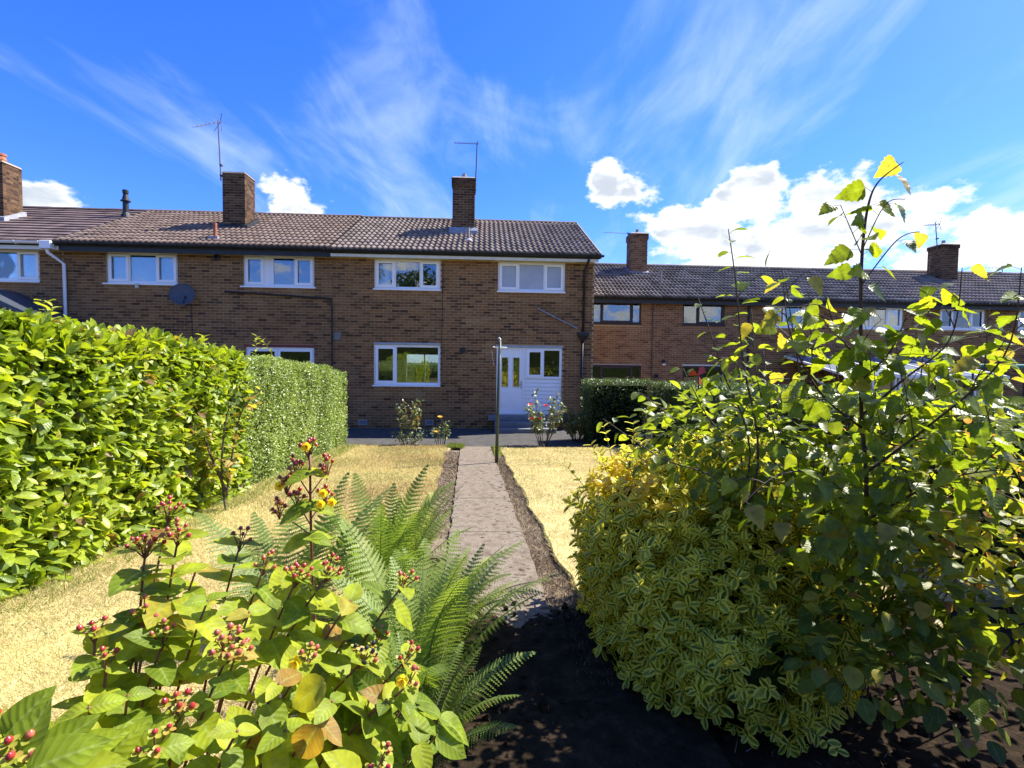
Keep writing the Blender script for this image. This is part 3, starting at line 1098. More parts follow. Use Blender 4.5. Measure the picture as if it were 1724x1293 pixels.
def chimney(root, x0, x1, y0, y1, zb, zt, matkey, parts=True, pot='stone', corbel=True, flash=True, skew=0.0):
    core = MB().box(x0 + .006, x1 - .006, y0 + .006, y1 - .006, zb, zt).build('chimney', M['mortar'], root)
    if skew:
        c = ((x0 + x1) / 2, (y0 + y1) / 2, 0)
        core.matrix_basis = Matrix.Translation(c) @ Matrix.Rotation(skew, 4, 'Z') @ Matrix.Translation((-c[0], -c[1], 0))
    mm = MB()
    n, z = 0, zb
    mes = brick_mesh(matkey)
    while z + BRICK_H < zt:
        out = 0.03 if corbel and zt - z < 0.24 else 0.0
        runs = []
        wx, wy = x1 - x0, y1 - y0
        # four faces, laid round the corner alternately
        def course(L0, L1, odd):
            xs, p = [], L0
            first = 0.1025 if odd else BRICK_L
            q = p + first
            while p < L1 - .03:
                xs.append((p, min(q, L1)))
                p = min(q, L1) + JOINT
                q = p + BRICK_L
            return xs
        odd = n % 2 == 1
        for (a, b) in course(x0 - out, x1 + out, odd):
            runs.append((a, b, y0 - out, y0 - out + .1025))
            runs.append((a, b, y1 + out - .1025, y1 + out))
        for (a, b) in course(y0 + .1125 - out, y1 - .1125 + out, not odd):
            runs.append((x0 - out, x0 - out + .1025, a, b))
            runs.append((x1 + out - .1025, x1 + out, a, b))
        for (a, b, c, d) in runs:
            if parts:
                k = MB().box(a, b, c, d, z, z + BRICK_H, random.random())
                k.build('brick', M[matkey], core)
            else:
                mm.box(a, b, c, d, z, z + BRICK_H, random.random())
        z += BRICK_H + JOINT
        n += 1
    if not parts:
        mm.build('brickwork', M[matkey], core, kind='stuff')
    o = 0.04 if corbel else 0.02
    MB().hexa([(x0 - o, y0 - o, z), (x1 + o, y0 - o, z), (x1 + o, y1 + o, z), (x0 - o, y1 + o, z)],
              [(x0 + .05, y0 + .05, z + .06), (x1 - .05, y0 + .05, z + .06), (x1 - .05, y1 - .05, z + .06), (x0 + .05, y1 - .05, z + .06)]).build('cap', M['stone_pot'], core)
    cx, cy = (x0 + x1) / 2, (y0 + y1) / 2
    if pot == 'stone':
        MB().lathe((cx, cy, z + .04), [(.13, 0), (.12, .05), (.07, .10), (.065, .20), (.05, .20), (.05, .12)]).build('chimney_pot', M['stone_pot'], core, smooth=False)
    elif pot == 'clay':
        MB().lathe((cx, cy, z + .04), [(.17, 0), (.15, .06), (.14, .10), (.15, .12), (.13, .22), (.15, .24), (.15, .30), (.11, .30), (.11, .10)]).build('chimney_pot', M['pot'], core)
    return core


def gutter(root, x0, x1, Y, z, mat, n_br=8, r=0.055):
    m = MB()
    K = 6
    for (ra, rb) in ((r, r - .006),):
        V = []
        for xx in (x0, x1):
            for i in range(K + 1):
                a = math.pi + math.pi * i / K
                V.append((xx, Y + ra * math.cos(a), z + ra * math.sin(a)))
            for i in range(K + 1):
                a = math.pi + math.pi * i / K
                V.append((xx, Y + rb * math.cos(a), z + rb * math.sin(a)))
        s = K + 1
        F = []
        for i in range(K):
            F.append((i, i + 1, 2 * s + i + 1, 2 * s + i))
            F.append((s + i + 1, s + i, 3 * s + i, 3 * s + i + 1))
        F += [(0, 2 * s, 3 * s, s), (K, s + K, 3 * s + K, 2 * s + K)]
        F += [tuple(range(0, s)), tuple(range(2 * s, 3 * s))[::-1]]
        m.add(V, F)
    G = m.build('gutter', mat, root)
    for i in range(n_br):
        x = x0 + (x1 - x0) * (i + .5) / n_br
        MB().tube([(x, Y - r - .008, z + .005), (x, Y - r * .8, z - r * .75), (x, Y, z - r - .012), (x, Y + r + .03, z - r * .7)], .012, .012, 4).build('bracket', mat, G)
    return G


Yf, EAVE_Y, EAVE_Z, RIDGE_Y, RIDGE_Z = 13.95, 13.64, 4.775, 17.45, 6.64

# ---- the house in the middle
H = empty('terraced_house', (-0.5, 14.2, 0.0), 'brown brick terraced house with white fascia, white front door and steps at its door', 'house')
X0, X1 = -4.09, 3.03
op = [(-2.986, -1.205, 3.775, 4.615), (0.362, 2.215, 3.775, 4.615), (-3.0, -1.2, 1.163, 2.36), (0.342, 2.169, 0.40, 2.32)]
WALL = brick_front(H, X0, X1, -0.125, 4.64, Yf, op, 'brick', (-0.4, 3.0))
# sides, rear wall with a window on the garden side beyond
side = MB()
for xx, sg in ((X0 + .12, 0), (X1 - .24, 0)):
    side.box(xx, xx + .23, Yf + .245, 20.68, -0.1, 4.62)
    side.poly([(xx, Yf + .245, 4.62), (xx, 20.68, 4.62), (xx, RIDGE_Y, 6.5)])
    side.poly([(xx + .23, Yf + .245, 4.62), (xx + .23, RIDGE_Y, 6.5), (xx + .23, 20.68, 4.62)])
side.build('side_wall', M['mortar'], H)
wall_mesh(X0 + .4, X1 - .25, -.1, 4.6, 20.69, 20.95, [(-3.2, -1.5, .95, 2.2)]).build('rear_wall', M['mortar'], H)
rw = window(H, -3.2, -1.5, .95, 2.2, 20.69, [(1, 'fixed'), (1.2, 'fixed')], room=None)
# living room seen through the front window
lr = MB()
lr.poly([(-3.9, 14.2, .45), (-.3, 14.2, .45), (-.3, 20.68, .45), (-3.9, 20.68, .45)])
lr.poly([(-3.9, 14.2, 2.75), (-3.9, 20.68, 2.75), (-.3, 20.68, 2.75), (-.3, 14.2, 2.75)])
lr.poly([(-.3, 14.2, .45), (-.3, 14.2, 2.75), (-.3, 20.68, 2.75), (-.3, 20.68, .45)])
lr.poly([(-3.62, 14.2, .45), (-3.62, 20.68, .45), (-3.62, 20.68, 2.75), (-3.62, 14.2, 2.75)])
lr.build('room_lining', M['room_dark'], H)
roof(H, X0 - .0, X1 + .10, EAVE_Y, EAVE_Z, RIDGE_Y, RIDGE_Z, 'tile', ridge_mat='tile_dark', limit=300)
box('fascia', M['white_paint'], H, X0 + .02, X1 + .06, Yf - .245, Yf - .222, 4.60, 4.765)
box('soffit', M['cream'], H, X0 + .02, X1 + .06, Yf - .22, Yf + .03, 4.645, 4.665)
box('window_head_board', M['cream'], H, -3.18, -1.02, Yf - .01, Yf + .04, 4.617, 4.642)
box('window_head_board', M['cream'], H, .26, 2.5, Yf - .01, Yf + .04, 4.617, 4.642)
# verge on the right gable
MB().hexa([(X1 + .10, EAVE_Y, EAVE_Z - .1), (X1 + .125, EAVE_Y, EAVE_Z - .1), (X1 + .125, RIDGE_Y, RIDGE_Z - .1), (X1 + .10, RIDGE_Y, RIDGE_Z - .1)],
          [(X1 + .10, EAVE_Y, EAVE_Z + .05), (X1 + .125, EAVE_Y, EAVE_Z + .05), (X1 + .125, RIDGE_Y, RIDGE_Z + .05), (X1 + .10, RIDGE_Y, RIDGE_Z + .05)]).build('verge', M['stone_pot'], H)
gutter(H, X0 - .1, X1 + .18, EAVE_Y - .035, 4.765, M['black'], 12)
window(H, -2.986, -1.205, 3.775, 4.615, Yf, [(.9, 'sash'), (1.25, 'fixed'), (.9, 'sash')])
window(H, 0.362, 2.215, 3.775, 4.615, Yf, [(.9, 'sash'), (1.25, 'fixed'), (.9, 'sash')], frost=True)
window(H, -3.0, -1.2, 1.163, 2.30, Yf, [(1, 'sash'), (2.25, 'fixed')], room=None)
box('lintel', M['lintel'], H, -3.0, -1.2, Yf - .012, Yf + .1, 2.303, 2.358)
box('lintel', M['lintel'], H, .335, 2.175, Yf - .012, Yf + .1, 2.262, 2.318)
# curtains behind the upper left window
for (xa, xb) in ((-2.93, -2.62), (-1.36, -1.27)):
    m = MB()
    n = 14
    V = []
    for zz in (3.75, 4.62):
        for i in range(n + 1):
            V.append((xa + (xb - xa) * i / n, Yf + .22 + .025 * math.sin(i * 2.1), zz))
    m.add(V, [(i, i + 1, n + 2 + i, n + 1 + i) for i in range(n)])
    m.build('curtain', M['curtain'], H, smooth=True)
# front door
D = MB()
frame_boxes(D, .345, 1.135, .405, 2.26, .055, Yf + .03, Yf + .10)
DOOR = D.build('door', M['upvc'], H, bevel=.004)
lf = wall_mesh(.402, 1.078, .425, 2.203, Yf + .045, Yf + .085, [(.50, .665, 1.18, 1.98), (.815, .98, 1.18, 1.98)])
lf.build('door_leaf', M['upvc'], DOOR)
for (a, b) in ((.50, .665), (.815, .98)):
    fr = MB()
    frame_boxes(fr, a - .022, b + .022, 1.158, 2.002, .022, Yf + .032, Yf + .0445)
    fr.build('bead', M['white_paint'], DOOR, bevel=.003)
    box('pane', M['glass'], DOOR, a, b, Yf + .055, Yf + .065, 1.18, 1.98)
    pm = MB()
    frame_boxes(pm, a - .03, b + .03, .62, 1.03, .018, Yf + .036, Yf + .0445)
    pm.build('panel_moulding', M['upvc'], DOOR, bevel=.003)
    box('panel', M['upvc'], DOOR, a, b, Yf + .038, Yf + .0445, .655, .995, bevel=.003)
box('handle_plate', M['metal'], DOOR, 1.025, 1.05, Yf + .034, Yf + .0445, 1.12, 1.34)
MB().tube([(1.037, Yf + .034, 1.25), (1.037, Yf - .01, 1.25), (.94, Yf - .012, 1.25)], .010, .009, 6).build('handle', M['metal'], DOOR)
hall = MB()
hall.poly([(.3, Yf + 3, .3), (2.3, Yf + 3, .3), (2.3, Yf + 3, 2.4), (.3, Yf + 3, 2.4)])
hall.poly([(.3, Yf + .12, .42), (2.3, Yf + .12, .42), (2.3, Yf + 3, .42), (.3, Yf + 3, .42)])
hall.poly([(.3, Yf + .12, .3), (.3, Yf + 3, .3), (.3, Yf + 3, 2.4), (.3, Yf + .12, 2.4)])
hall.poly([(2.3, Yf + .12, .3), (2.3, Yf + .12, 2.4), (2.3, Yf + 3, 2.4), (2.3, Yf + 3, .3)])
hall.poly([(.3, Yf + .12, 2.35), (.3, Yf + 3, 2.35), (2.3, Yf + 3, 2.35), (2.3, Yf + .12, 2.35)])
hall.build('hall_lining', M['room_dark'], H)
# side light and boarding beside the door
window(H, 1.14, 2.165, 1.40, 2.258, Yf, [(1, 'sash'), (1.05, 'fixed')], room=None, sill=False, rec=.03)
nb = 9
for i in range(nb):
    z0 = .405 + (1.395 - .405) * i / nb
    box('cladding_board', M['upvc'], H, 1.14, 2.165, Yf + .05, Yf + .085, z0 + .002, z0 + (1.395 - .405) / nb - .006, bevel=.004)
box('cladding_back', M['lintel'], H, 1.14, 2.165, Yf + .09, Yf + .12, .402, 1.398)
# steps
for i, (za, zb, yy, xa, xb) in enumerate(((.27, .398, 13.60, .12, 2.32), (.135, .266, 13.30, .30, 1.9), (-.05, .131, 13.0, .30, 1.9))):
    box('step', M['step'], H, xa, xb, yy, 13.945, za, zb, bevel=.008)
# chimney, flashing, vents
ch = chimney(H, -1.0, -.33, 15.63, 16.30, 5.55, 7.42, 'brick_sooty')
MB().hexa([(-1.1, 15.52, 5.72), (-.23, 15.52, 5.72), (-.23, 15.64, 5.80), (-1.1, 15.64, 5.80)],
          [(-1.1, 15.53, 5.83), (-.23, 15.53, 5.83), (-.23, 15.626, 5.95), (-1.1, 15.626, 5.95)]).build('flashing', M['lead'], H)
MB().tube([(-.49, 14.79, 5.25), (-.49, 14.79, 5.72)], .045, .045, 10).build('vent_pipe', M['stone_pot'], H)
MB().lathe((-.49, 14.80, 5.33), [(.16, -.02), (.12, .05), (.06, .09)], axis=(0, -.35, 1)).build('vent_collar', M['lead'], H)
# rainwater and waste pipes
pipe = MB()
pipe.tube([(2.80, EAVE_Y - .03, 4.70), (2.80, EAVE_Y - .02, 4.62), (2.74, Yf - .07, 4.40), (2.735, Yf - .055, 2.72)], .034, .034, 8)
pipe.tube([(2.72, Yf - .055, 2.5), (2.715, Yf - .055, .02)], .034, .034, 8)
DP = pipe.build('downpipe', M['black'], H, smooth=True)
MB().hexa([(2.67, Yf - .12, 2.47), (2.78, Yf - .12, 2.47), (2.78, Yf - .01, 2.47), (2.67, Yf - .01, 2.47)],
          [(2.58, Yf - .18, 2.62), (2.87, Yf - .18, 2.62), (2.87, Yf - .01, 2.62), (2.58, Yf - .01, 2.62)]).box(2.58, 2.87, Yf - .18, Yf - .01, 2.622, 2.70).build('hopper', M['black'], DP)
for zz in (4.0, 3.2, 1.9, 1.1):
    box('pipe_clip', M['black'], DP, 2.67, 2.79, Yf - .05, Yf - .002, zz, zz + .03)
MB().tube([atY(905, 519, Yf + .0), atY(909, 521, Yf - .05), atY(972, 553, Yf - .06)], .018, .018, 7).build('waste_pipe', M['lead'], H)
MB().tube([atY(746, 443, Yf - .012), atY(745, 490, Yf - .012), atY(743.5, 580, Yf - .012), atY(743, 640, Yf - .012)], .008, .008, 5).build('cable', M['black'], H)
MB().lathe(tuple(atY(779, 590, Yf - .004)), [(.07, 0), (.085, .02), (.085, .05), (.06, .05), (.06, .01)], axis=(0, -1, 0)).build('flue', M['black'], H)
for px in (611, 723):
    c = atY(px, 711, Yf)
    a = MB()
    frame_boxes(a, c[0] - .11, c[0] + .11, c[2] - .07, c[2] + .07, .016, Yf - .012, Yf - .003)
    for k in range(3):
        a.box(c[0] - .094, c[0] + .094, Yf - .011, Yf - .003, c[2] - .035 + k * .035 - .006, c[2] - .035 + k * .035 + .006)
    V_ = a.build('air_vent', M['lintel'], H)
    box('vent_back', M['black'], V_, c[0] - .094, c[0] + .094, Yf - .003, Yf - .001, c[2] - .054, c[2] + .054)
MB().tube([atY(828, 590, Yf - .01), atY(830, 606, Yf - .012), atY(831, 615, Yf - .03)], .007, .007, 5).build('loose_cable', M['white_paint'], H)

# ---- left neighbour with the satellite dish
H2 = empty('terraced_house', (-7.5, 14.2, 0.0), 'brown brick terraced house with black fascia and a satellite dish on its wall', 'house')
A0, A1 = -11.0, -4.09
op2 = [(-9.935, -8.126, 3.785, 4.635), (-6.433, -4.578, 3.775, 4.635), (-6.396, -4.588, 0.95, 2.26)]
brick_front(H2, A0, A1 - .004, -0.125, 4.66, Yf, op2, 'brick', (-7.5, 3.6))
box('rear_wall', M['mortar'], H2, A0 + .3, A1 - .1, 20.69, 20.95, -.1, 4.6)
roof(H2, A0, A1 - .012, EAVE_Y, EAVE_Z + .02, RIDGE_Y, RIDGE_Z + .025, 'tile_red', limit=300)
box('fascia', M['black_wood'], H2, A0 + .1, A1 + .01, Yf - .25, Yf - .225, 4.58, 4.77)
box('soffit', M['black_wood'], H2, A0 + .1, A1 + .01, Yf - .222, Yf + .03, 4.665, 4.685)
gutter(H2, A0 + .05, A1 - .12, EAVE_Y - .035, 4.785, M['black_wood'], 10)
w2 = window(H2, -9.935, -8.126, 3.785, 4.635, Yf, [(.9, 'sash'), (1.25, 'fixed'), (.9, 'sash')], sill_ext=.05)
for i in range(17):
    xx = -9.86 + i * .102
    o = MB().hexa([(xx, Yf + .17, 3.8), (xx + .085, Yf + .19, 3.8), (xx + .087, Yf + .193, 3.8), (xx + .002, Yf + .173, 3.8)],
                  [(xx, Yf + .17, 4.56), (xx + .085, Yf + .19, 4.56), (xx + .087, Yf + .193, 4.56), (xx + .002, Yf + .173, 4.56)]).build('blind_slat', M['blind'], w2)
w3 = window(H2, -6.433, -4.578, 3.775, 4.635, Yf, [(.75, 'sash'), (.32, 'panel'), (.95, 'fixed'), (.75, 'sash')], sill_ext=.04)
window(H2, -6.396, -4.588, 0.95, 2.19, Yf, [(1, 'sash'), (1.2, 'sash')])
box('lintel', M['red_lintel'], H2, -6.42, -4.57, Yf - .014, Yf + .1, 2.195, 2.258)
ch2 = chimney(H2, -7.70, -7.06, 15.47, 16.13, 5.5, 7.34, 'brick_sooty', pot=None, corbel=False)
MB().hexa([(-7.76, 15.36, 5.60), (-6.95, 15.36, 5.60), (-6.95, 16.15, 6.02), (-7.76, 16.15, 6.02)],
          [(-7.74, 15.40, 5.78), (-6.97, 15.40, 5.78), (-6.97, 16.15, 6.18), (-7.74, 16.15, 6.18)]).build('flashing', M['black_wood'], H2)
MB().tube([(-7.29, 14.24, 5.0), (-7.29, 14.24, 5.52)], .05, .05, 10).build('vent_pipe', M['pot'], H2)
box('vent_slate', M['lead'], H2, -7.42, -7.16, 14.1, 14.36, 5.05, 5.14)
wp = MB().tube([atY(378, 491, Yf - .04), atY(440, 494.5, Yf - .05), atY(552, 502.5, Yf - .05), atY(557, 504, Yf - .05), atY(559, 520, Yf - .05), (-4.10, Yf - .05, .1)], .024, .024, 7)
wp.build('waste_pipe', M['black'], H2)
c = atY(568, 566, Yf)
a = MB()
a.box(c[0] - .115, c[0] + .115, Yf - .014, Yf - .002, c[2] - .115, c[2] + .115)
V_ = a.build('air_vent', M['concrete'], H2, bevel=.006)
for k in range(5):
    box('louvre', M['stone_pot'], V_, c[0] - .085, c[0] + .085, Yf - .022, Yf - .0145, c[2] - .08 + k * .035, c[2] - .062 + k * .035)
MB().lathe(tuple(atY(366, 434, Yf - .004)), [(.07, 0), (.08, .02), (.08, .05), (.055, .05), (.055, .01)], axis=(0, -1, 0)).build('flue', M['black'], H2)
c = atY(232, 481, Yf - .06)
sc = MB().box(c[0] - .03, c[0] + .03, Yf - .13, Yf - .05, c[2] - .07, c[2] + .05)
sc.box(c[0] - .02, c[0] + .06, Yf - .05, Yf - .004, c[2] + .02, c[2] + .05)
sc.build('sensor_box', M['cream'], H2, bevel=.005)

# ---- far left house with white gutter
H1 = empty('terraced_house', (-14.0, 14.2, 0.0), 'brown brick terraced house with white gutter, white downpipe and red chimney pot', 'house')
op1 = [(-13.45, -11.603, 3.79, 4.635)]
brick_front(H1, -18.0, A0 - .004, -0.125, 4.66, Yf, op1, 'brick', (-11.8, 3.4))
window(H1, -13.45, -11.603, 3.79, 4.635, Yf, [(.9, 'sash'), (1.25, 'fixed'), (.9, 'sash')])
box('room_back', M['lintel'], H1, -13.4, -11.65, Yf + .3, Yf + .305, 3.8, 4.6)
roof(H1, -18.0, A0 - .012, EAVE_Y, EAVE_Z + .02, RIDGE_Y, RIDGE_Z + .02, 'flat_tile', flat=True, limit=300)
box('fascia', M['white_paint'], H1, -18, A0 + .08, Yf - .25, Yf - .225, 4.60, 4.765)
box('soffit', M['white_paint'], H1, -18, A0 + .08, Yf - .222, Yf + .03, 4.665, 4.685)
gutter(H1, -18, A0 + .0, EAVE_Y - .035, 4.785, M['upvc'], 12, r=.06)
MB().box(-11.25, -10.98, EAVE_Y - .12, EAVE_Y + .03, 4.60, 4.80).build('gutter_outlet', M['upvc'], H1, bevel=.01)
MB().tube([(-11.12, EAVE_Y - .03, 4.6), (-11.12, EAVE_Y - .02, 4.52), (-10.94, Yf - .06, 4.28), (-10.93, Yf - .055, 0)], .04, .04, 8).build('downpipe', M['upvc'], H1, smooth=True)
ch1 = chimney(H1, -14.56, -13.90, 15.58, 16.20, 5.5, 7.50, 'brick_sooty', pot='clay', corbel=False)
MB().hexa([(-14.66, 15.48, 5.62), (-13.80, 15.48, 5.62), (-13.80, 16.22, 6.00), (-14.66, 16.22, 6.00)],
          [(-14.64, 15.50, 5.90), (-13.82, 15.50, 5.86), (-13.82, 16.22, 6.22), (-14.64, 16.22, 6.22)]).build('flashing', M['lead'], H1)
fl = MB().lathe((-11.16, 16.55, 6.15), [(.17, 0), (.12, .15), (.08, .22), (.08, .55), (.14, .56), (.14, .58), (.10, .60), (.06, .78), (.08, .80), (.085, .90), (.05, .92)])
fl.build('flue', M['black_wood'], H1)

# porch roof poking over the laurel
PR = empty('porch', (-12.4, 13.2, 0), 'porch with dark slate grey sloping roof against the far left house', 'porch')
pa, pb = atY(-60, 478, 12.6), atY(88, 546, 12.6)
MB().hexa([(pa[0], 12.6, pa[2] - .13), (pb[0], 12.6, pb[2] - .13), (pb[0], 13.93, pb[2] - .13), (pa[0], 13.93, pa[2] - .13)],
          [(pa[0], 12.6, pa[2]), (pb[0], 12.6, pb[2]), (pb[0], 13.93, pb[2]), (pa[0], 13.93, pa[2])]).build('porch_roof', M['lean_roof'], PR)
box('porch_wall', M['upvc'], PR, pa[0] + .1, pb[0] - .15, 12.75, 13.93, 0, pb[2] - .2)

# ---- the lower row beyond on the right
YR = 18.0
RE_Y, RE_Z, RR_Y, RR_Z = YR - .31, 4.215, 21.4, 6.05


def row_house(x0, x1, label, wins, tilek, matb, fascia, ref, chim=None, parts=True, windows_kw=None, low=None):
    h = empty('terraced_house', ((x0 + x1) / 2, YR + .2, -.52), label, 'house')
    ops = [w[:4] for w in wins]
    brick_front(h, x0, x1 - .004, -.62, 4.10, YR, ops, matb, ref)
    for w in wins:
        window(h, *w[:4], YR, w[4], **w[5])
    roof(h, x0, x1 - .01, RE_Y, RE_Z, RR_Y, RR_Z, tilek, limit=300)
    box('fascia', fascia, h, x0, x1 - .006, YR - .25, YR - .225, 4.0, 4.20)
    box('soffit', fascia, h, x0, x1 - .006, YR - .222, YR + .03, 4.105, 4.125)
    gutter(h, x0, x1 - .01, RE_Y - .035, 4.205, M['black'], 9)
    box('rear_wall', M['mortar'], h, x0 + .1, x1 - .1, 24.6, 24.8, -.5, 4.0)
    return h


kw_b = dict(fm='brown_wood', glass='glass', sill=True)
RA = row_house(3.35, 9.55, 'red brown brick house with dark brown window frames beyond the clipped hedge',
               [(3.86, 5.66, 3.255, 4.085, [(.35, 'fixed'), (1.6, 'sash'), (.35, 'fixed')], kw_b),
                (7.17, 8.75, 3.26, 4.085, [(.6, 'fixed'), (1.2, 'sash')], kw_b),
                (3.86, 5.70, .75, 1.80, [(.35, 'fixed'), (1.6, 'sash'), (.35, 'fixed')], kw_b),
                (7.22, 8.75, -.40, 1.80, [(1, 'fixed'), (1.2, 'sash')], dict(fm='brown_wood', glass='glass', sill=False))],
               'tile_dark', 'brick_red', M['black_wood'], (6.4, 3.0))
box('lintel', M['cream'], RA, 7.2, 8.75, YR - .012, YR + .03, 1.802, 1.86)
box('lintel', M['stone_pot'], RA, 3.86, 5.7, YR - .012, YR + .03, 1.802, 1.85)
chimney(RA, 5.90, 6.58, 20.35, 21.0, 5.1, 7.13, 'brick_red')
MB().hexa([(5.82, 20.24, 5.30), (6.66, 20.24, 5.30), (6.66, 21.0, 5.75), (5.82, 21.0, 5.75)],
          [(5.83, 20.26, 5.56), (6.65, 20.26, 5.56), (6.65, 21.0, 5.92), (5.83, 21.0, 5.92)]).build('flashing', M['lead'], RA)
MB().tube([(6.75, 19.2, 4.9), (6.75, 19.2, 5.42)], .05, .05, 9).build('vent_pipe', M['stone_pot'], RA)
MB().tube([(6.05, YR - .03, 4.05), (6.05, YR - .03, -.4)], .012, .012, 5).build('cable', M['black'], RA)
c = atY(1117, 612, YR - .05)
lamp = MB().box(c[0] - .05, c[0] + .05, YR - .15, YR - .02, c[2] - .07, c[2])
lamp.build('wall_lamp', M['white_paint'], RA, bevel=.01)
MB().lathe((c[0], YR - .02, c[2] + .09), [(.05, 0), (.06, .05), (.04, .1)], axis=(0, -1, 0)).build('lamp_mount', M['black'], RA)
MB().lathe(tuple(atY(1104, 633, YR - .004)), [(.07, 0), (.08, .02), (.08, .05), (.055, .05), (.055, .01)], axis=(0, -1, 0)).build('flue', M['black'], RA)
kw_w = dict(fm='upvc', glass='glass')
RB = row_house(9.55, 16.0, 'brown brick house with white windows behind the birch sapling, glazed lean-to below',
               [(10.449, 12.235, 3.235, 4.085, [(.9, 'sash'), (1.25, 'fixed'), (.9, 'sash')], kw_w),
                (13.68, 15.53, 3.235, 4.085, [(.9, 'fixed'), (1, 'fixed'), (.9, 'sash')], kw_w)],
               'tile_dark', 'brick', M['black_wood'], (13, 2.9))
MB().tube([(9.62, YR - .06, 4.1), (9.62, YR - .06, -.4)], .034, .034, 8).build('downpipe', M['black'], RB)
RC = row_house(16.0, 22.4, 'brown brick house with tall dark chimney at the far right end of the lower row',
               [(16.95, 18.75, 3.25, 4.085, [(.9, 'sash'), (1.25, 'fixed'), (.9, 'sash')], kw_w),
                (20.05, 21.85, 3.25, 4.085, [(.9, 'sash'), (1.25, 'fixed'), (.9, 'sash')], kw_w)],
               'tile', 'brick', M['black_wood'], (19, 3.2))
chimney(RC, 19.0, 19.72, 20.2, 20.9, 5.1, 7.0, 'brick_sooty', parts=False)
RD = row_house(22.4, 28.8, 'plain brown brick house beyond the tall dark chimney', [(23.5, 25.3, 3.25, 4.085, [(.9, 'sash'), (1.25, 'fixed'), (.9, 'sash')], kw_w)],
               'tile_dark', 'brick', M['black_wood'], (24, 3.2))

# glazed lean-to roof behind the sapling
CN = empty('conservatory', (13.6, 16.6, -.52), 'white framed conservatory with pale glazed roof half hidden by leaves', 'conservatory')
ca, cb, cy0, cy1 = 11.0, 16.2, 14.8, 17.95
zlo, zhi, zmid = 1.55, 2.15, 2.15
for i in range(7):
    x = ca + (cb - ca) * i / 6
    MB().hexa([(x - .03, cy0, zlo), (x + .03, cy0, zlo), (x + .03, cy1, zhi), (x - .03, cy1, zhi)],
              [(x - .03, cy0, zlo + .07), (x + .03, cy0, zlo + .07), (x + .03, cy1, zhi + .07), (x - .03, cy1, zhi + .07)]).build('roof_bar', M['upvc'], CN)
    if i < 6:
        x2 = ca + (cb - ca) * (i + 1) / 6
        MB().hexa([(x + .032, cy0, zlo + .02), (x2 - .032, cy0, zlo + .02), (x2 - .032, cy1, zhi + .02), (x + .032, cy1, zhi + .02)],
                  [(x + .032, cy0, zlo + .04), (x2 - .032, cy0, zlo + .04), (x2 - .032, cy1, zhi + .04), (x + .032, cy1, zhi + .04)]).build('roof_pane', M['poly'], CN)
        window(CN, x + .04, x2 - .04, 0.3, zlo - .02, cy0, [(1, 'fixed')], room=None, sill=False)
box('eaves_beam', M['upvc'], CN, ca - .05, cb + .05, cy0 - .06, cy0 - .01, zlo - .03, zlo + .06)
box('base_wall', M['brick'], CN, ca, cb, cy0, cy0 + .2, -.55, .29)
# teal cover over a low frame, far right
TC = empty('garden_cover', (17.5, 13.5, -.4), 'teal green cover stretched over a low frame at far right', 'cover')
ta, tb = atY(1610, 612, 13.5), atY(1790, 612, 13.5)
MB().box(ta[0], tb[0], 13.0, 14.0, ta[2] - .12, ta[2]).build('cover', M['teal'], TC, bevel=.03)
for xx in (ta[0] + .1, (ta[0] + tb[0]) / 2, tb[0] - .1):
    for yy in (13.1, 13.9):
        MB().tube([(xx, yy, -.5), (xx, yy, ta[2] - .12)], .025, .025, 6).build('leg', M['black'], TC)


# ------------------------------------------------------------------ aerials, dish, clothes post
def aerial(label, base, top, boom_a, boom_b, n, horiz, el=.16, mat='mast', refl=False):
    r = empty('tv_aerial', base, label, 'aerial', None)
    MB().tube([base, top], .020, .017, 6).build('mast', M[mat], r)
    a, b = np.array(boom_a, float), np.array(boom_b, float)
    MB().tube([a, b], .010, .010, 5).build('boom', M[mat], r)
    d = (b - a) / np.linalg.norm(b - a)
    w = np.cross(d, [0, 0, 1])
    w /= np.linalg.norm(w)
    v = np.array([0, 0, 1.0])
    for i in range(n):
        p = a + (b - a) * (i + .3) / n
        e = el * (0.7 + .3 * i / n)
        q = w if horiz else v
        MB().tube([p - q * e, p + q * e], .006, .006, 4).build('element', M[mat], r)
    if refl:
        for sg in (-1, 1):
            MB().tube([b, b - d * .12 + (v * sg * .25) + w * .12], .008, .008, 4).build('reflector', M[mat], r)
            MB().tube([b, b - d * .12 + (v * sg * .25) - w * .12], .008, .008, 4).build('reflector', M[mat], r)
    for zz in (.15, .45):
        p = np.array(base) + np.array([0, 0, zz])
        MB().box(p[0] - .03, p[0] + .03, p[1] - .02, p[1] + .08, p[2] - .02, p[2] + .02).build('clamp', M[mat], r)
    return r


Ym = 15.56
aerial('thin aerial with short comb boom on the white fascia house chimney', tuple(atY(800, 328, Ym)), tuple(atY(803.5, 239, Ym)), tuple(atY(765, 240.5, Ym - .3)), tuple(atY(806, 242, Ym)), 9, True, .10)
Yl = 15.44
aerial('tall leaning aerial on the dish house chimney, boom drooping sideways', tuple(atY(372, 304, Yl)), tuple(atY(367, 203, Yl)), tuple(atY(327, 214, Yl - 1.0)), tuple(atY(371, 205, Yl)), 6, True, .16, refl=True)
aerial('small aerial on the square chimney of the red brown house', tuple(atY(1059, 412, 20.32)), tuple(atY(1057, 391, 20.32)), tuple(atY(1016, 391, 20.0)), tuple(atY(1058, 393, 20.32)), 8, True, .10)
aerial('spiky aerial on the tall dark chimney at far right', tuple(atY(1578, 420, 20.15)), tuple(atY(1575, 374, 20.15)), tuple(atY(1556, 379, 19.8)), tuple(atY(1582, 378, 20.15)), 6, True, .2, refl=True)

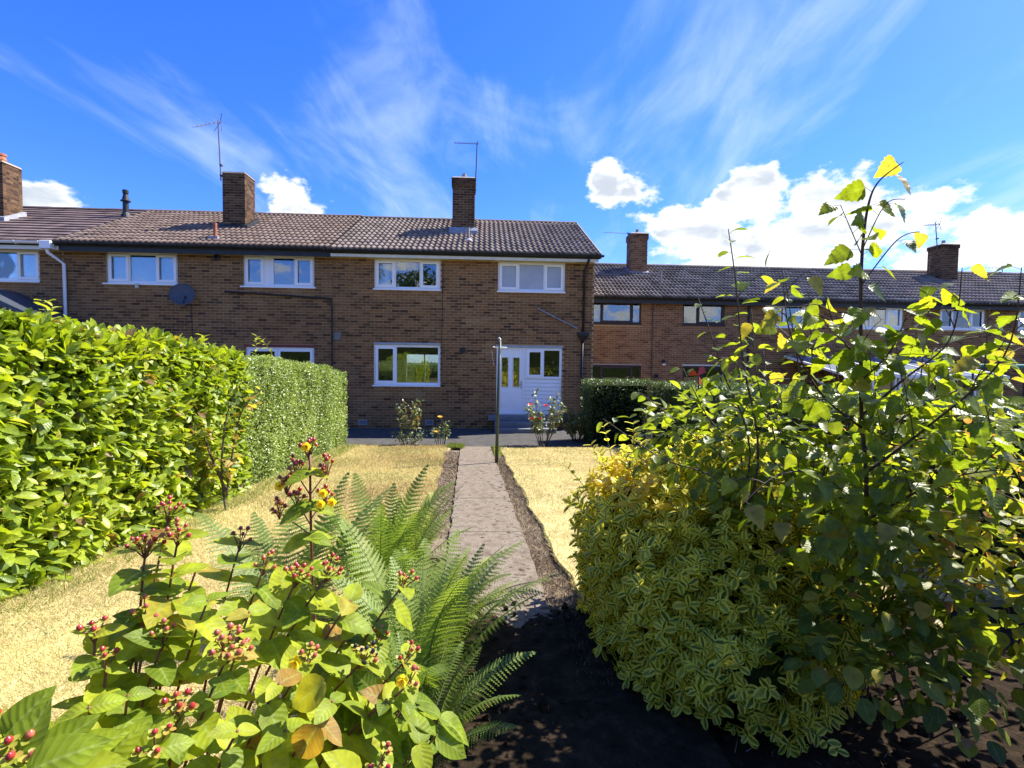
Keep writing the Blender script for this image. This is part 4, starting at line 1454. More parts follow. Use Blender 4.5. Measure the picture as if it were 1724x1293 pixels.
aerial('small aerial over the roof of the plain house beyond the tall chimney', tuple(atY(1688, 466, 21.4)), tuple(atY(1687, 449, 21.4)), tuple(atY(1655, 451, 21.0)), tuple(atY(1690, 451, 21.4)), 6, True, .10)

SD = empty('satellite_dish', tuple(atY(307, 506, Yf - .02)), 'dark grey oval satellite dish bolted to the brick wall', 'satellite dish')
c = atY(306, 497, Yf - .35)
ax = Vector((0.55, -0.78, 0.28)).normalized()
prof = [(.006, .0), (.08, .004), (.16, .02), (.23, .045), (.275, .07)]
dm = MB()
dm.lathe((0, 0, 0), prof + [(.275, .062), (.23, .037), (.16, .012), (.08, -.004), (.006, -.008)], n=28)
q = Vector((0, 0, 1)).rotation_difference(ax).to_matrix()
dm.v = [tuple(Vector(c) + q @ Vector((v[0], v[1] * 1.12, v[2]))) for v in dm.v]
dm.build('dish', M['dish'], SD, smooth=True)
arm = Vector(c) + ax * .36 + Vector((.05, 0, -.18))
MB().tube([Vector(c) + Vector((.02, 0, -.25)), arm], .012, .012, 5).build('feed_arm', M['black'], SD)
MB().lathe(tuple(arm), [(.02, -.03), (.03, -.02), (.03, .04), (.02, .05)], axis=tuple(-ax)).build('receiver', M['black'], SD)
MB().tube([Vector(c) - ax * .01, (c[0] - .02, Yf - .1, c[2] - .12), (c[0] - .02, Yf - .004, c[2] - .12)], .02, .02, 6).build('bracket', M['metal'], SD)
MB().tube([(c[0] + .03, Yf - .012, c[2] - .2), (c[0] + .06, Yf - .012, c[2] - .8), (c[0] + .07, Yf - .012, .3)], .009, .009, 5).build('cable', M['black'], SD)

CP = empty('clothes_post', (.242, 8.6, zg(.2, 8.6)), 'slim green metal clothes line post with crossbar beside the path', 'post')
MB().tube([(.225, 8.6, zg(.2, 8.6) - .2), (.247, 8.6, 1.2), (.268, 8.6, 2.20)], .030, .024, 10).build('post', M['post_green'], CP, smooth=True)
MB().tube([(.15, 8.59, 2.105), (.39, 8.61, 2.095)], .014, .014, 6).build('crossbar', M['white_paint'], CP)
MB().tube([(.268, 8.6, 2.19), (.275, 8.6, 2.24), (.25, 8.6, 2.265), (.235, 8.6, 2.25)], .016, .010, 6).build('hook', M['white_paint'], CP)


# ------------------------------------------------------------------ leaves
def leaf_shape(ts, ws, fold=0.25, curl=0.0, wave=0.0):
    """a leaf along +Y of length 1; ts stations, ws half widths; returns V, F, (across, along)"""
    V, A, rows = [], [], []
    for i, (t, w) in enumerate(zip(ts, ws)):
        zc = curl * (t ** 2) + wave * math.sin(t * 7)
        if w <= 1e-4:
            rows.append((len(V),))
            V.append((0, t, zc))
            A.append((0.0, t))
        else:
            rows.append((len(V), len(V) + 1, len(V) + 2))
            V += [(-w, t - .02, zc + fold * w), (0, t, zc), (w, t - .02, zc + fold * w)]
            A += [(1.0, t), (0.0, t), (1.0, t)]
    Q, T = [], []
    for a, b in zip(rows, rows[1:]):
        if len(a) == 3 and len(b) == 3:
            Q += [(a[0], a[1], b[1], b[0]), (a[1], a[2], b[2], b[1])]
        elif len(a) == 1 and len(b) == 3:
            T += [(a[0], b[1], b[0]), (a[0], b[2], b[1])]
        elif len(a) == 3 and len(b) == 1:
            T += [(a[0], a[1], b[0]), (a[1], a[2], b[0])]
    return np.array(V, float), [np.array(Q, int).reshape(-1, 4), np.array(T, int).reshape(-1, 3)], np.array(A, float)


LEAF = {
    'laurel': leaf_shape([0, .12, .35, .6, .8, .93, 1], [0, .09, .19, .225, .19, .10, 0], .4, -.16),
    'privet': leaf_shape([0, .45, 1], [0, .27, 0], .3, -.05),
    'hyper': leaf_shape([0, .03, .12, .27, .45, .63, .79, .91, 1], [0, .13, .25, .325, .325, .275, .19, .095, 0], .22, -.30, .012),
    'euon': leaf_shape([0, .1, .3, .55, .8, .94, 1], [0, .11, .23, .275, .225, .11, 0], .22, -.16),
    'willow': leaf_shape([0, .1, .28, .5, .72, .88, .96, 1], [0, .15, .26, .30, .26, .16, .08, 0], .3, -.25, .01),
    'birch': leaf_shape([0, .05, .10, .22, .25, .38, .41, .55, .58, .70, .73, .85, 1], [0, .16, .30, .40, .35, .40, .32, .33, .25, .24, .16, .11, 0], .22, -.15, .015),
    'round': leaf_shape([0, .06, .2, .4, .62, .82, .94, 1], [0, .17, .31, .385, .36, .23, .10, 0], .2, -.2, .01),
    'rose': leaf_shape([0, .2, .55, .85, 1], [0, .24, .33, .18, 0], .3, -.1),
    'blade': (np.array([(-.06, 0, 0), (.06, 0, 0), (0, 1, .0)], float), [np.zeros((0, 4), int), np.array([(0, 1, 2)])], np.array([(1, 0), (1, 0), (0, 1)], float)),
    'petal': leaf_shape([0, .3, .7, 1], [0, .28, .42, .15], .25, .25),
}


def unit(v):
    return v / (np.linalg.norm(v, axis=-1, keepdims=True) + 1e-9)


class Leaves:
    """collects leaf placements of one kind for one plant"""

    def __init__(self, shape, mat):
        self.shape, self.mat = shape, mat
        self.o, self.d, self.n, self.s, self.t = [], [], [], [], []

    def put(self, o, d, n, s, t=None):
        self.o.append(np.asarray(o, float))
        self.d.append(np.asarray(d, float))
        self.n.append(np.asarray(n, float))
        self.s.append(float(s))
        self.t.append(random.random() if t is None else t)

    def many(self, O, D, Nn, S, T):
        self.o += list(O)
        self.d += list(D)
        self.n += list(Nn)
        self.s += list(S)
        self.t += list(T)

    def finish(self, root, parts=0, part_name='leaf', stuff_name='foliage', variants=10, smooth=True, score=None):
        if not self.o:
            return
        V, polys, A = LEAF[self.shape]
        O = np.array(self.o)
        D = unit(np.array(self.d))
        Nn = np.array(self.n)
        Nn = Nn - (Nn * D).sum(1, keepdims=True) * D
        Nn = unit(Nn)
        X = np.cross(D, Nn)
        S = np.array(self.s)
        T = np.clip(np.array(self.t), 0, 1)
        idx = np.arange(len(O))
        if parts:
            px, py, pz = proj(O + D * S[:, None] * .5)
            inside = (px > -40) & (px < 1764) & (py > -40) & (py < 1333) & (pz > .2)
            sc = np.where(inside, S / np.maximum(pz, .2), -1)
            if score is not None:
                sc = np.where(sc > 0, score(O, sc), sc)
            order = np.argsort(-sc)
            pick = order[:parts]
            pick = pick[sc[pick] > 0]
            mes = []
            for k in range(variants):
                t = (k + .5) / variants
                tint = np.column_stack([np.full(len(V), t), A])
                W = V.copy()
                W[:, 2] += RNG.normal(0, .012, len(V))
                me = np_mesh(part_name, W, polys, tint, smooth)
                me.materials.append(self.mat)
                mes.append(me)
            for i in pick:
                s = S[i]
                m = Matrix(((X[i][0] * s, D[i][0] * s, Nn[i][0] * s, O[i][0]), (X[i][1] * s, D[i][1] * s, Nn[i][1] * s, O[i][1]),
                            (X[i][2] * s, D[i][2] * s, Nn[i][2] * s, O[i][2]), (0, 0, 0, 1)))
                link_mesh(part_name, mes[min(variants - 1, int(T[i] * variants))], root, matrix=m)
            keep = np.ones(len(O), bool)
            keep[pick] = False
            idx = idx[keep]
        if len(idx) == 0:
            return
        O, D, Nn, X, S, T = O[idx], D[idx], Nn[idx], X[idx], S[idx], T[idx]
        k = len(V)
        P = O[:, None, :] + S[:, None, None] * (V[None, :, 0, None] * X[:, None, :] + V[None, :, 1, None] * D[:, None, :] + V[None, :, 2, None] * Nn[:, None, :])
        base = (np.arange(len(O)) * k)[:, None, None]
        big = [(p[None] + base).reshape(-1, p.shape[1]) if p.size else p for p in polys]
        tint = np.empty((len(O), k, 3), np.float32)
        tint[:, :, 0] = T[:, None]
        tint[:, :, 1:] = A[None]
        me = np_mesh(stuff_name, P.reshape(-1, 3), big, tint.reshape(-1, 3), smooth)
        link_mesh(stuff_name, me, root, self.mat, kind='stuff')


def rnd_dirs(n):
    return unit(RNG.normal(size=(n, 3)))


def bez(a, b, c, n=8):
    a, b, c = map(lambda v: np.array(v, float), (a, b, c))
    return [(1 - t) ** 2 * a + 2 * t * (1 - t) * b + t * t * c for t in np.linspace(0, 1, n)]


def noise3(P, f, seed=0):
    P = np.asarray(P) * f + seed * 1.7
    return (np.sin(P[:, 0] * 1.3 + 2 * np.sin(P[:, 1] * .9)) + np.sin(P[:, 1] * 1.7 + 1.5 * np.sin(P[:, 2] * 1.1)) + np.sin(P[:, 2] * 1.9 + 1.3 * np.sin(P[:, 0] * .8))) / 3


# ---- grass
def grass(name, mat, n, fx, y0, y1, h, label, dens_pow=1.0, wid=1.0, dz=.045, cat='grass'):
    Y = y0 + (y1 - y0) * RNG.random(n) ** dens_pow
    E = np.array([fx(y) for y in Y])
    Xx = E[:, 0] + (E[:, 1] - E[:, 0]) * RNG.random(n)
    Z = np.array([zg(x, y) for x, y in zip(Xx, Y)]) + dz
    L = Leaves('blade', mat)
    D = np.column_stack([RNG.normal(0, .9, n), RNG.normal(0, .9, n), RNG.random(n) * .9 + .25])
    patch = noise3(np.column_stack([Xx, Y, Z]), 1.6)
    S = h * (0.5 + RNG.random(n))
    T = np.clip(.46 + .42 * patch + RNG.normal(0, .27, n), 0, .92)
    green = noise3(np.column_stack([Xx, Y, Z]), 2.7, 4)
    T[RNG.random(n) < np.where(green > .42, .22, .025)] = 1.0
    L.many(np.column_stack([Xx, Y, Z]), D, rnd_dirs(n), S, T)
    root = None
    V, polys, A = LEAF['blade']
    O = np.array(L.o)
    Dd = unit(np.array(L.d))
    X = unit(np.cross(Dd, rnd_dirs(n)))
    S = np.array(L.s)
    wv = (.0012 + .0010 * RNG.random(n)) * wid * (1 + .22 * np.maximum(0, Y - 3))
    P = np.empty((n, 3, 3))
    P[:, 0] = O - X * wv[:, None]
    P[:, 1] = O + X * wv[:, None]
    P[:, 2] = O + Dd * S[:, None]
    tint = np.empty((n, 3, 3), np.float32)
    tint[:, :, 0] = np.array(L.t)[:, None]
    tint[:, :, 1:] = .5
    me = np_mesh(name, P.reshape(-1, 3), [np.arange(3 * n).reshape(-1, 3)], tint.reshape(-1, 3))
    o = link_mesh(name, me, None, mat)
    tag(o, label, cat, kind='stuff')
    return o


grass('dry_grass', M['grass'], 260000, lambda y: (-2.95, lawnl_r(y) + .02), 1.6, 10.75, .044, 'short straw coloured grass of the lawn beside the laurel hedge', 1.35)
grass('dry_grass', M['grass'], 150000, lambda y: (lawnr_l(y) - .02, 3.5), 3.0, 10.5, .032, 'short straw coloured grass of the lawn beside the variegated shrub', 1.35)
grass('green_grass', M['green_grass'], 3500, lambda y: (-2.9, -2.6), 3.0, 10.7, .09, 'thin green grass at the foot of the left hedges', 1.0, 1.6)
grass('green_grass', M['green_grass'], 2600, lambda y: (-.75, -.42), 10.4, 10.85, .07, 'fresh green tuft where the path meets the pavement', 1.0, 1.3)
grass('green_grass', M['green_grass'], 700, lambda y: (.22, .34), 9.3, 10.7, .07, 'green blades at the foot of the clothes post', 1.0, 1.3)
grass('dead_straw', M['straw'], 9000, lambda y: (path_r(y) + .01, lawnr_l(y) + .0), 2.2, 9.3, .05, 'dead straw strewn along the right edge of the path', 1.5, 1.2, .008)
grass('dead_straw', M['straw'], 3500, lambda y: (lawnl_r(y), path_l(y)), 4.5, 10.0, .045, 'dead straw in the bare strip left of the path', 1.2, 1.2, .008)
grass('dead_straw', M['straw'], 700, lambda y: (.0, 2.2), 1.4, 3.2, .05, 'dry stalks on the shaded earth under the shrubs', 1.0, 1.0, .01)


# dark earth sheet over the near path end, shrub shade in its colour
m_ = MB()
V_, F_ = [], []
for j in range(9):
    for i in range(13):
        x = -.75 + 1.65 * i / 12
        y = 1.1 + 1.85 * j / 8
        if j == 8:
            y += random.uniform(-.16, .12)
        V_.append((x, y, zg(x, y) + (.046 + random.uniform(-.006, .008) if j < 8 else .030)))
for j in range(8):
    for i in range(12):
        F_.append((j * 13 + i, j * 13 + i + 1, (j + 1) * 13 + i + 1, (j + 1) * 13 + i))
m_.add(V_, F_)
m_.build('shade_soil_bank', M['shade_dark_soil'], None, kind='structure', smooth=True)
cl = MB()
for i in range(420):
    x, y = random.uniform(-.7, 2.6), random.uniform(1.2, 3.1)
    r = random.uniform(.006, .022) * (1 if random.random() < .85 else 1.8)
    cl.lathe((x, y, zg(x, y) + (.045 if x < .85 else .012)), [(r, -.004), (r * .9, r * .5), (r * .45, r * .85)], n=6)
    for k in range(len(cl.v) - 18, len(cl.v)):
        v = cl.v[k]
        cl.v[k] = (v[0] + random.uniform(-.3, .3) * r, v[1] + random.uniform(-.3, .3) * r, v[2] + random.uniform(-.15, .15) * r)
tag(cl.build('soil_clods', M['shade_dark_soil'], None, kind='stuff'), 'dark clods of earth under the shrubs', 'soil')

# moss and crumbs on the path
mm = MB()
for i in range(150):
    y = 2.85 + 6.2 * random.random() ** 2.0
    x = path_r(y) - abs(random.gauss(0, .16)) if random.random() < .75 else random.uniform(path_l(y), path_r(y))
    r = random.uniform(.006, .024)
    c = (x, y, zg(x, y) + .033)
    q = random.uniform(.3, .5)
    mm.lathe(c, [(r, 0), (r * .85, r * q * .6), (r * .4, r * q)], n=7, tint=random.random())
    k = len(mm.v) - 21
    for j in range(k, len(mm.v)):
        v = mm.v[j]
        mm.v[j] = (c[0] + (v[0] - c[0]) * 1.5 + random.uniform(-.2, .2) * r, v[1] + random.uniform(-.25, .25) * r, v[2])
tag(mm.build('path_moss', M['soil'], None, kind='stuff', smooth=True), 'dark moss clumps and crumbs along the concrete path', 'moss')


# ---- clipped hedges
def hedge(name, label, boxes, shape, mat, size, dens, depth, out=.5, up=.35, jit=.7, lump=.06, parts=0, core_in=.16, tmix=.5, faces=('x+', 'top', 'y-'), score=None, fil=None, tgain=.3):
    """boxes: (x0, x1, y0, y1, z-bottom fn, z-top fn)"""
    b0 = boxes[0]
    root = empty(name, ((b0[0] + b0[1]) / 2, (b0[2] + b0[3]) / 2, zg((b0[0] + b0[1]) / 2, (b0[2] + b0[3]) / 2)), label, 'hedge')
    L = Leaves(shape, mat)
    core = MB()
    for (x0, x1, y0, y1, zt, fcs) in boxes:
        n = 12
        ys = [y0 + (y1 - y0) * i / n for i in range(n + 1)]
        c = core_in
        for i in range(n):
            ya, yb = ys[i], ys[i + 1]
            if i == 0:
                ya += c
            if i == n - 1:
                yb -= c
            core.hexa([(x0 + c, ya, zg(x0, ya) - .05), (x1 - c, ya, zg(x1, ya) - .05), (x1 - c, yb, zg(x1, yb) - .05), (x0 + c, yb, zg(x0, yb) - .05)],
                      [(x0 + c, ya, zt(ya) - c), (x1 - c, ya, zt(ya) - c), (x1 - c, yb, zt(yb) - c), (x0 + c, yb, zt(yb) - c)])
        for fc in fcs:
            if fc in ('x+', 'x-'):
                area = (y1 - y0) * 1.6
                k = int(area * dens)
                Y = y0 + (y1 - y0) * RNG.random(k)
                zb = np.array([zg(x1, y) for y in Y])
                ztv = np.array([zt(y) for y in Y])
                Z = zb + .02 + (ztv - zb) * RNG.random(k)
                P = np.column_stack([np.full(k, x1 if fc == 'x+' else x0), Y, Z])
                nv = np.array([1.0 if fc == 'x+' else -1.0, 0, 0])
                r = np.maximum(0, Z - (ztv - .22)) / .22
                P[:, 0] -= nv[0] * r ** 2 * .14
            elif fc == 'top':
                k = int((y1 - y0) * (x1 - x0) * dens)
                Y = y0 + (y1 - y0) * RNG.random(k)
                Xv = x0 + (x1 - x0) * RNG.random(k)
                P = np.column_stack([Xv, Y, np.array([zt(y) for y in Y])])
                nv = np.array([0, 0, 1.0])
            else:
                k = int((x1 - x0) * 1.6 * dens)
                Xv = x0 + (x1 - x0) * RNG.random(k)
                yy = y0 if fc == 'y-' else y1
                zb = np.array([zg(x, yy) for x in Xv])
                Z = zb + .02 + (zt(yy) - zb) * RNG.random(k)
                P = np.column_stack([Xv, np.full(k, yy), Z])
                nv = np.array([0, -1.0 if fc == 'y-' else 1.0, 0])
            lump_v = lump * noise3(P, 3.1) + lump * .6 * noise3(P, 8.3, 3)
            P = P + nv * (lump_v - depth * RNG.random(k) ** 1.4)[:, None]
            D = unit(nv * out + np.array([0, 0, up]) + jit * rnd_dirs(k))
            Nn = unit(nv * .6 + np.array([0, 0, .75]) + .55 * rnd_dirs(k))
            T = np.clip(tmix + tgain * noise3(P, 2.2, 5) * .6 + RNG.normal(0, .24, k), 0, 1)
            S = size * (.55 + .75 * RNG.random(k))
            L.many(P, D, Nn, S, T)
    core.build('light_block_core', M['core'], root)  # solid core added inside the leaves to block light
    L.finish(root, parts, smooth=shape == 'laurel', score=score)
    return root


def laurel_top(y):
    return float(np.interp(y, [0, 3.2, 4.2, 5.0, 6.35, 6.6], [2.14, 2.10, 2.06, 2.0, 1.88, 1.85]))


def privet_top(y):
    return float(np.interp(y, [6.2, 7, 8.5, 10.0, 11.2], [1.86, 1.86, 1.80, 1.70, 1.56]))


LH = hedge('laurel_hedge', 'glossy bright green laurel hedge with big leaves on the left', [(-4.1, -2.93, .9, 6.38, laurel_top, ('x+', 'top'))], 'laurel', M['laurel'], .112, 1950, .20,
           out=.5, up=.22, jit=.8, lump=.06, parts=300, tmix=.5, score=lambda O, s: s * np.where(O[:, 0] > -3.06, 1.0, .3))
PH = hedge('privet_hedge', 'clipped small leaved privet hedge between the laurel and the house', [(-3.95, -2.95, 6.3, 11.1, privet_top, ('x+', 'top', 'y+', 'y-'))], 'privet', M['privet'], .036, 3300, .10,
           lump=.05, core_in=.11, tmix=.55)
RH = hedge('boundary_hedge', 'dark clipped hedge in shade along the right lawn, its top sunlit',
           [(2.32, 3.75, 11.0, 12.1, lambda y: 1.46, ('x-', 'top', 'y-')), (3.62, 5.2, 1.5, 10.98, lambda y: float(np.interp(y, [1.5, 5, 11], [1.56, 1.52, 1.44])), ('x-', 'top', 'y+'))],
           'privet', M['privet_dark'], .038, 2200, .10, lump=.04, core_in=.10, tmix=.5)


# a few long shoots above the laurel
def shoot(root, L, base, tip, n, size, mat=M['green_stem'], r=.004, bend=(0, 0, 0.02), pair=False, droop=.0, t=None):
    mid = (np.array(base) + np.array(tip)) / 2 + np.array(bend)
    pts = bez(base, mid, tip, 8)
    stem = MB().tube(pts, r, r * .45, 5).build('stem', mat, root, smooth=True)
    ax = unit(np.array(tip, float) - np.array(base, float))
    side = unit(np.cross(ax, [0.2, .9, .1]))
    for i in range(n):
        f = (i + .8) / n
        p = pts[min(7, int(f * 7))] * (1 - (f * 7) % 1) + pts[min(7, int(f * 7) + 1)] * ((f * 7) % 1)
        a = i * 2.4 + random.uniform(-.4, .4)
        w = side * math.cos(a) + np.cross(ax, side) * math.sin(a)
        d = unit(w * .8 + ax * .45 + np.array([0, 0, -droop]))
        L.put(p, d, unit(ax * .8 + np.array([0, 0, .6])), size * random.uniform(.75, 1.2), t)
        if pair:
            d2 = unit(-w * .8 + ax * .45 + np.array([0, 0, -droop]))
            L.put(p, d2, unit(ax * .8 + np.array([0, 0, .6])), size * random.uniform(.75, 1.2), t)
    return pts


SH = Leaves('laurel', M['laurel'])
for (bx, by, tx, ty, dd) in ((85, 560, 70, 505, 3.7), (80, 555, 88, 515, 3.7), (430, 600, 432, 565, 7.0), (345, 590, 342, 565, 5.7), (460, 600, 440, 570, 7.2)):
    shoot(LH if dd < 6.3 else PH, SH, atD(bx, by, dd), atD(tx, ty, dd), 9, .085, t=.9)
SH.finish(LH, 60)


# ------------------------------------------------------------------ hypericum in the foreground
HY = empty('hypericum_shrub', (-.75, 1.05, zg(-.75, 1.05)), 'shrub with broad yellow green leaves, red berries and yellow flowers in front of the ferns', 'shrub')
HL = Leaves('hyper', M['hyper'])
SL = Leaves('petal', M['sepal'])
PT = Leaves('petal', M['yellow_petal'])
_bm = {}


def berry_mesh(key):
    if key not in _bm:
        m = MB()
        pr = [(.05, -1.0), (.6, -.8), (.95, -.3), (1.0, .15), (.78, .7), (.3, 1.05), (.06, 1.25)]
        m.lathe((0, 0, 0), pr, n=9)
        me = m.mesh('berry', True)
        me.materials.append(M[key])
        _bm[key] = me
    return _bm[key]


berry_n = [0]


def berry_cluster(root, c, ax, n, spread, r, key, stem_mat):
    ax = unit(np.array(ax, float))
    s1 = unit(np.cross(ax, [.3, .8, .2]))
    s2 = np.cross(ax, s1)
    st = MB()
    for i in range(n):
        a = i * 2.399
        q = math.sqrt((i + .5) / n)
        p = c + (s1 * math.cos(a) + s2 * math.sin(a)) * q * spread + ax * (.022 * (1 - q * q) + random.uniform(-.012, .012) + .012)
        d = unit(p - (c - ax * .05))
        st.tube([c - ax * .02, (c + p) / 2 - ax * .006, p - d * r], .0014, .0012, 4, cap=False)
        q3 = Vector((0, 0, 1)).rotation_difference(Vector(d)).to_matrix().to_4x4()
        if berry_n[0] < 300:
            k = key if random.random() < .85 else 'berry_orange'
            link_mesh('berry', berry_mesh(k), root, matrix=Matrix.Translation(Vector(p)) @ q3 @ Matrix.Scale(r * random.uniform(.8, 1.15), 4))
            berry_n[0] += 1
        for j in range(4):
            aj = j * 1.57 + i
            e = unit(s1 * math.cos(aj) + s2 * math.sin(aj) - d * .15)
            SL.put(p - d * r * .9, e, d, r * 2.2)
    st.build('flower_stalk', stem_mat, root)


# tips of the branches: photo x, y, distance along the view, berries, kind
tips = [(285, 868, 1.25, 13, 'r'), (245, 925, 1.05, 19, 'r'), (300, 905, 1.05, 11, 'r'), (385, 1100, .88, 24, 'o'), (500, 975, 1.12, 14, 'r'), (552, 968, 1.12, 12, 'r'),
        (160, 1068, .95, 6, 'r'), (178, 1122, .92, 5, 'r'), (243, 1040, 1.0, 8, 'o'), (275, 1080, .98, 7, 'o'), (300, 1200, .82, 10, 'r'), (262, 1262, .75, 7, 'r'),
        (520, 1112, .98, 7, 'y'), (612, 1112, 1.05, 13, 'b'), (678, 985, 1.2, 9, 'r'), (640, 1075, 1.15, 7, 'r'), (592, 1060, 1.12, 6, 'r'), (685, 1110, 1.1, 6, 'r'),
        (690, 1150, 1.02, 4, 'y'), (25, 1272, .62, 8, 'r'), (8, 1235, .7, 4, 'r'), (405, 915, 1.25, 9, 'r'), (445, 955, 1.2, 8, 'o'), (640, 1290, .85, 7, 'r'), (90, 1225, .8, 0, 'n'),
        (150, 1190, .85, 0, 'n'), (215, 1170, .9, 0, 'n'), (350, 1010, 1.02, 0, 'n'), (420, 1030, 1.0, 0, 'n'), (470, 1150, .88, 0, 'n'), (560, 1180, .9, 0, 'n'), (400, 1230, .8, 0, 'n'),
        (330, 960, 1.1, 0, 'n'), (590, 1010, 1.1, 0, 'n'), (120, 1265, .72, 0, 'n'), (480, 1230, .85, 0, 'n'), (190, 1280, .75, 0, 'n'), (650, 1180, 1.0, 0, 'n')]
for (tx, ty, dd, nb_, kd) in tips:
    tip = atD(tx, ty, dd)
    base = np.array([-.72 + .28 * (tip[0] + .5) + random.uniform(-.06, .06), 1.02 + .3 * (tip[1] - 1.0) + random.uniform(-.05, .05), zg(-.7, 1.0)])
    lean = tip - base
    mid = base + lean * .5 + np.array([-.12 * lean[0], -.12 * lean[1], .16 * lean[2]])
    pts = bez(base, mid, tip, 12)
    MB().tube(pts, .0048, .0022, 6).build('stem', M['red_stem'], HY, smooth=True)
    ax_end = unit(pts[-1] - pts[-2])
    npair = 5
    seg = [np.linalg.norm(pts[i + 1] - pts[i]) for i in range(11)]
    tot = sum(seg)
    for j in range(npair):
        f = 1 - (.004 + j * .058) / tot
        if f < .1:
            break
        k = int(f * 11)
        p = pts[k] + (pts[min(11, k + 1)] - pts[k]) * (f * 11 - k)
        a = unit(pts[min(11, k + 1)] - pts[k])
        s1 = unit(np.cross(a, [.25, .35, .9]))
        s2 = np.cross(a, s1)
        ang = (j % 2) * 1.571 + random.uniform(-.3, .3) + .6
        for sg in (1, -1):
            w = (s1 * math.cos(ang) + s2 * math.sin(ang)) * sg
            d = unit(w + a * .42 + np.array([0, 0, -.15 + random.uniform(-.3, .25)]) + .2 * rnd_dirs(1)[0])
            nrm = unit(a * .7 + np.array([0.1, -.15, .75]) + .45 * rnd_dirs(1)[0])
            size = random.uniform(.058, .098) * (0.72 if j == 0 else 1) * min(1.0, .25 + .75 * dd)
            HL.put(p, d, nrm, size, min(.9, max(0, random.gauss(.5, .22))) if random.random() > .05 else random.uniform(.9, 1))
    if nb_:
        key = {'r': 'berry_red', 'o': 'berry_orange', 'b': 'berry_black', 'y': 'berry_orange'}[kd]
        nb_ = max(3, int(nb_ * .7))
        berry_cluster(HY, tip, ax_end + np.array([0, 0, .6]), nb_, (.010 + .0068 * math.sqrt(nb_)), .0049, key, M['red_stem'])
    if kd == 'y':
        for q in range(1):
            c = tip + rnd_dirs(1)[0] * .02 + np.array([0, -.02, .015])
            for j in range(5):
                a = j * 1.257 + q
                PT.put(c, unit(np.array([math.cos(a), .2 * math.sin(a) - .2, math.sin(a)])), np.array([0, -1, .3]), .014)
            stm = MB()
            for j in range(26):
                a = j * 2.4
                stm.tube([c, c + np.array([math.cos(a) * .010, -.014, math.sin(a) * .010])], .0006, .0006, 3, cap=False)
            stm.build('stamens', M['yellow_petal'], HY)

# the tall flowering branch
pts = bez(gnd(540, 1250), atD(522, 1000, 1.25), atD(522, 765, 1.3), 16)
MB().tube(pts, .006, .0028, 7).build('stem', M['red_stem'], HY, smooth=True)
for (fy, xs, sz) in ((795, 1, .062), (852, 1, .078), (905, 1, .07), (958, 1, .085), (1010, 1, .09), (1075, 1, .09)):
    p = atD(522, fy, 1.29)
    for sg in (1, -1):
        for tw in (0, 1):
            d = unit(np.array([sg * (1 - .5 * tw), (.5 if tw else -.15) * sg, .05 - .2 * random.random()]))
            HL.put(p, d, np.array([.1, -.35, .9]), sz * random.uniform(.8, 1.1), random.uniform(.3, .85))
for (tx, ty, n) in ((520, 762, 9), (497, 795, 8), (482, 822, 8), (550, 795, 7), (470, 862, 7), (548, 838, 6), (500, 845, 5)):
    c = atD(tx, ty, 1.3)
    MB().tube([atD(522, ty + 38, 1.3), c], .0018, .0014, 4).build('stem', M['red_stem'], HY)
    berry_cluster(HY, c, (0, -.1, 1), n, .021, .0052, 'berry_red', M['red_stem'])
for (tx, ty) in ((472, 818), (545, 830), (541, 848), (517, 752), (560, 845)):
    c = atD(tx, ty, 1.28)
    for j in range(5):
        a = j * 1.257
        PT.put(c, unit(np.array([math.cos(a), -.3, math.sin(a)])), np.array([0, -1, .3]), .014)
    stm = MB()
    for j in range(26):
        a = j * 2.4
        stm.tube([c, c + np.array([math.cos(a) * .010, -.014, math.sin(a) * .010])], .0006, .0006, 3, cap=False)
    stm.build('stamens', M['yellow_petal'], HY)
for i in range(26):
    tip = atD(random.uniform(560, 745), random.uniform(1150, 1300), random.uniform(1.0, 1.25))
    base = np.array([-.5 + .3 * (tip[0] + .2), 1.15 + .1 * random.random(), zg(-.4, 1.2)])
    pts = bez(base, (base + tip) / 2 + np.array([0, 0, .06]), tip, 8)
    MB().tube(pts, .0038, .0018, 5).build('stem', M['red_stem'], HY, smooth=True)
    a = unit(pts[-1] - pts[-2])
    for j in range(4):
        p = pts[7 - j]
        w = unit(np.cross(a, rnd_dirs(1)[0]))
        for sg in (1, -1):
            HL.put(p, unit(w * sg + a * .3 + np.array([0, 0, -.2])), unit(np.array([.1, -.2, .9]) + .4 * rnd_dirs(1)[0]), random.uniform(.05, .085), random.uniform(0, .6))
# two big reddening leaves low in front
HL.put(atD(548, 1150, .86), unit(cR * -.8 - cU * .5), np.array([0, -.8, .6]), .085, .9)
HL.put(atD(535, 1222, .84), unit(cR * -.5 - cU * .8), np.array([.1, -.9, .4]), .085, .99)
for (px_, py_, dd, ax_, ay_, sz, tt) in ((20, 1290, .62, .25, .9, .085, .2), (60, 1285, .66, .6, .55, .09, .3), (110, 1280, .7, .8, .35, .085, .45), (45, 1300, .6, .75, .25, .095, .35),
                                         (170, 1290, .72, .5, .6, .08, .5), (230, 1295, .74, .35, .7, .085, .55), (10, 1240, .66, .5, .75, .08, .25), (100, 1310, .66, .9, .1, .09, .6)):
    HL.put(atD(px_, py_, dd), unit(cR * ax_ + cU * ay_ + cF * .25), unit(np.array([.2, -.7, .7])), sz * .82, tt)
HL.finish(HY, 300, variants=16)
SL.finish(HY, 0, stuff_name='sepals')
PT.finish(HY, 60, part_name='petal')


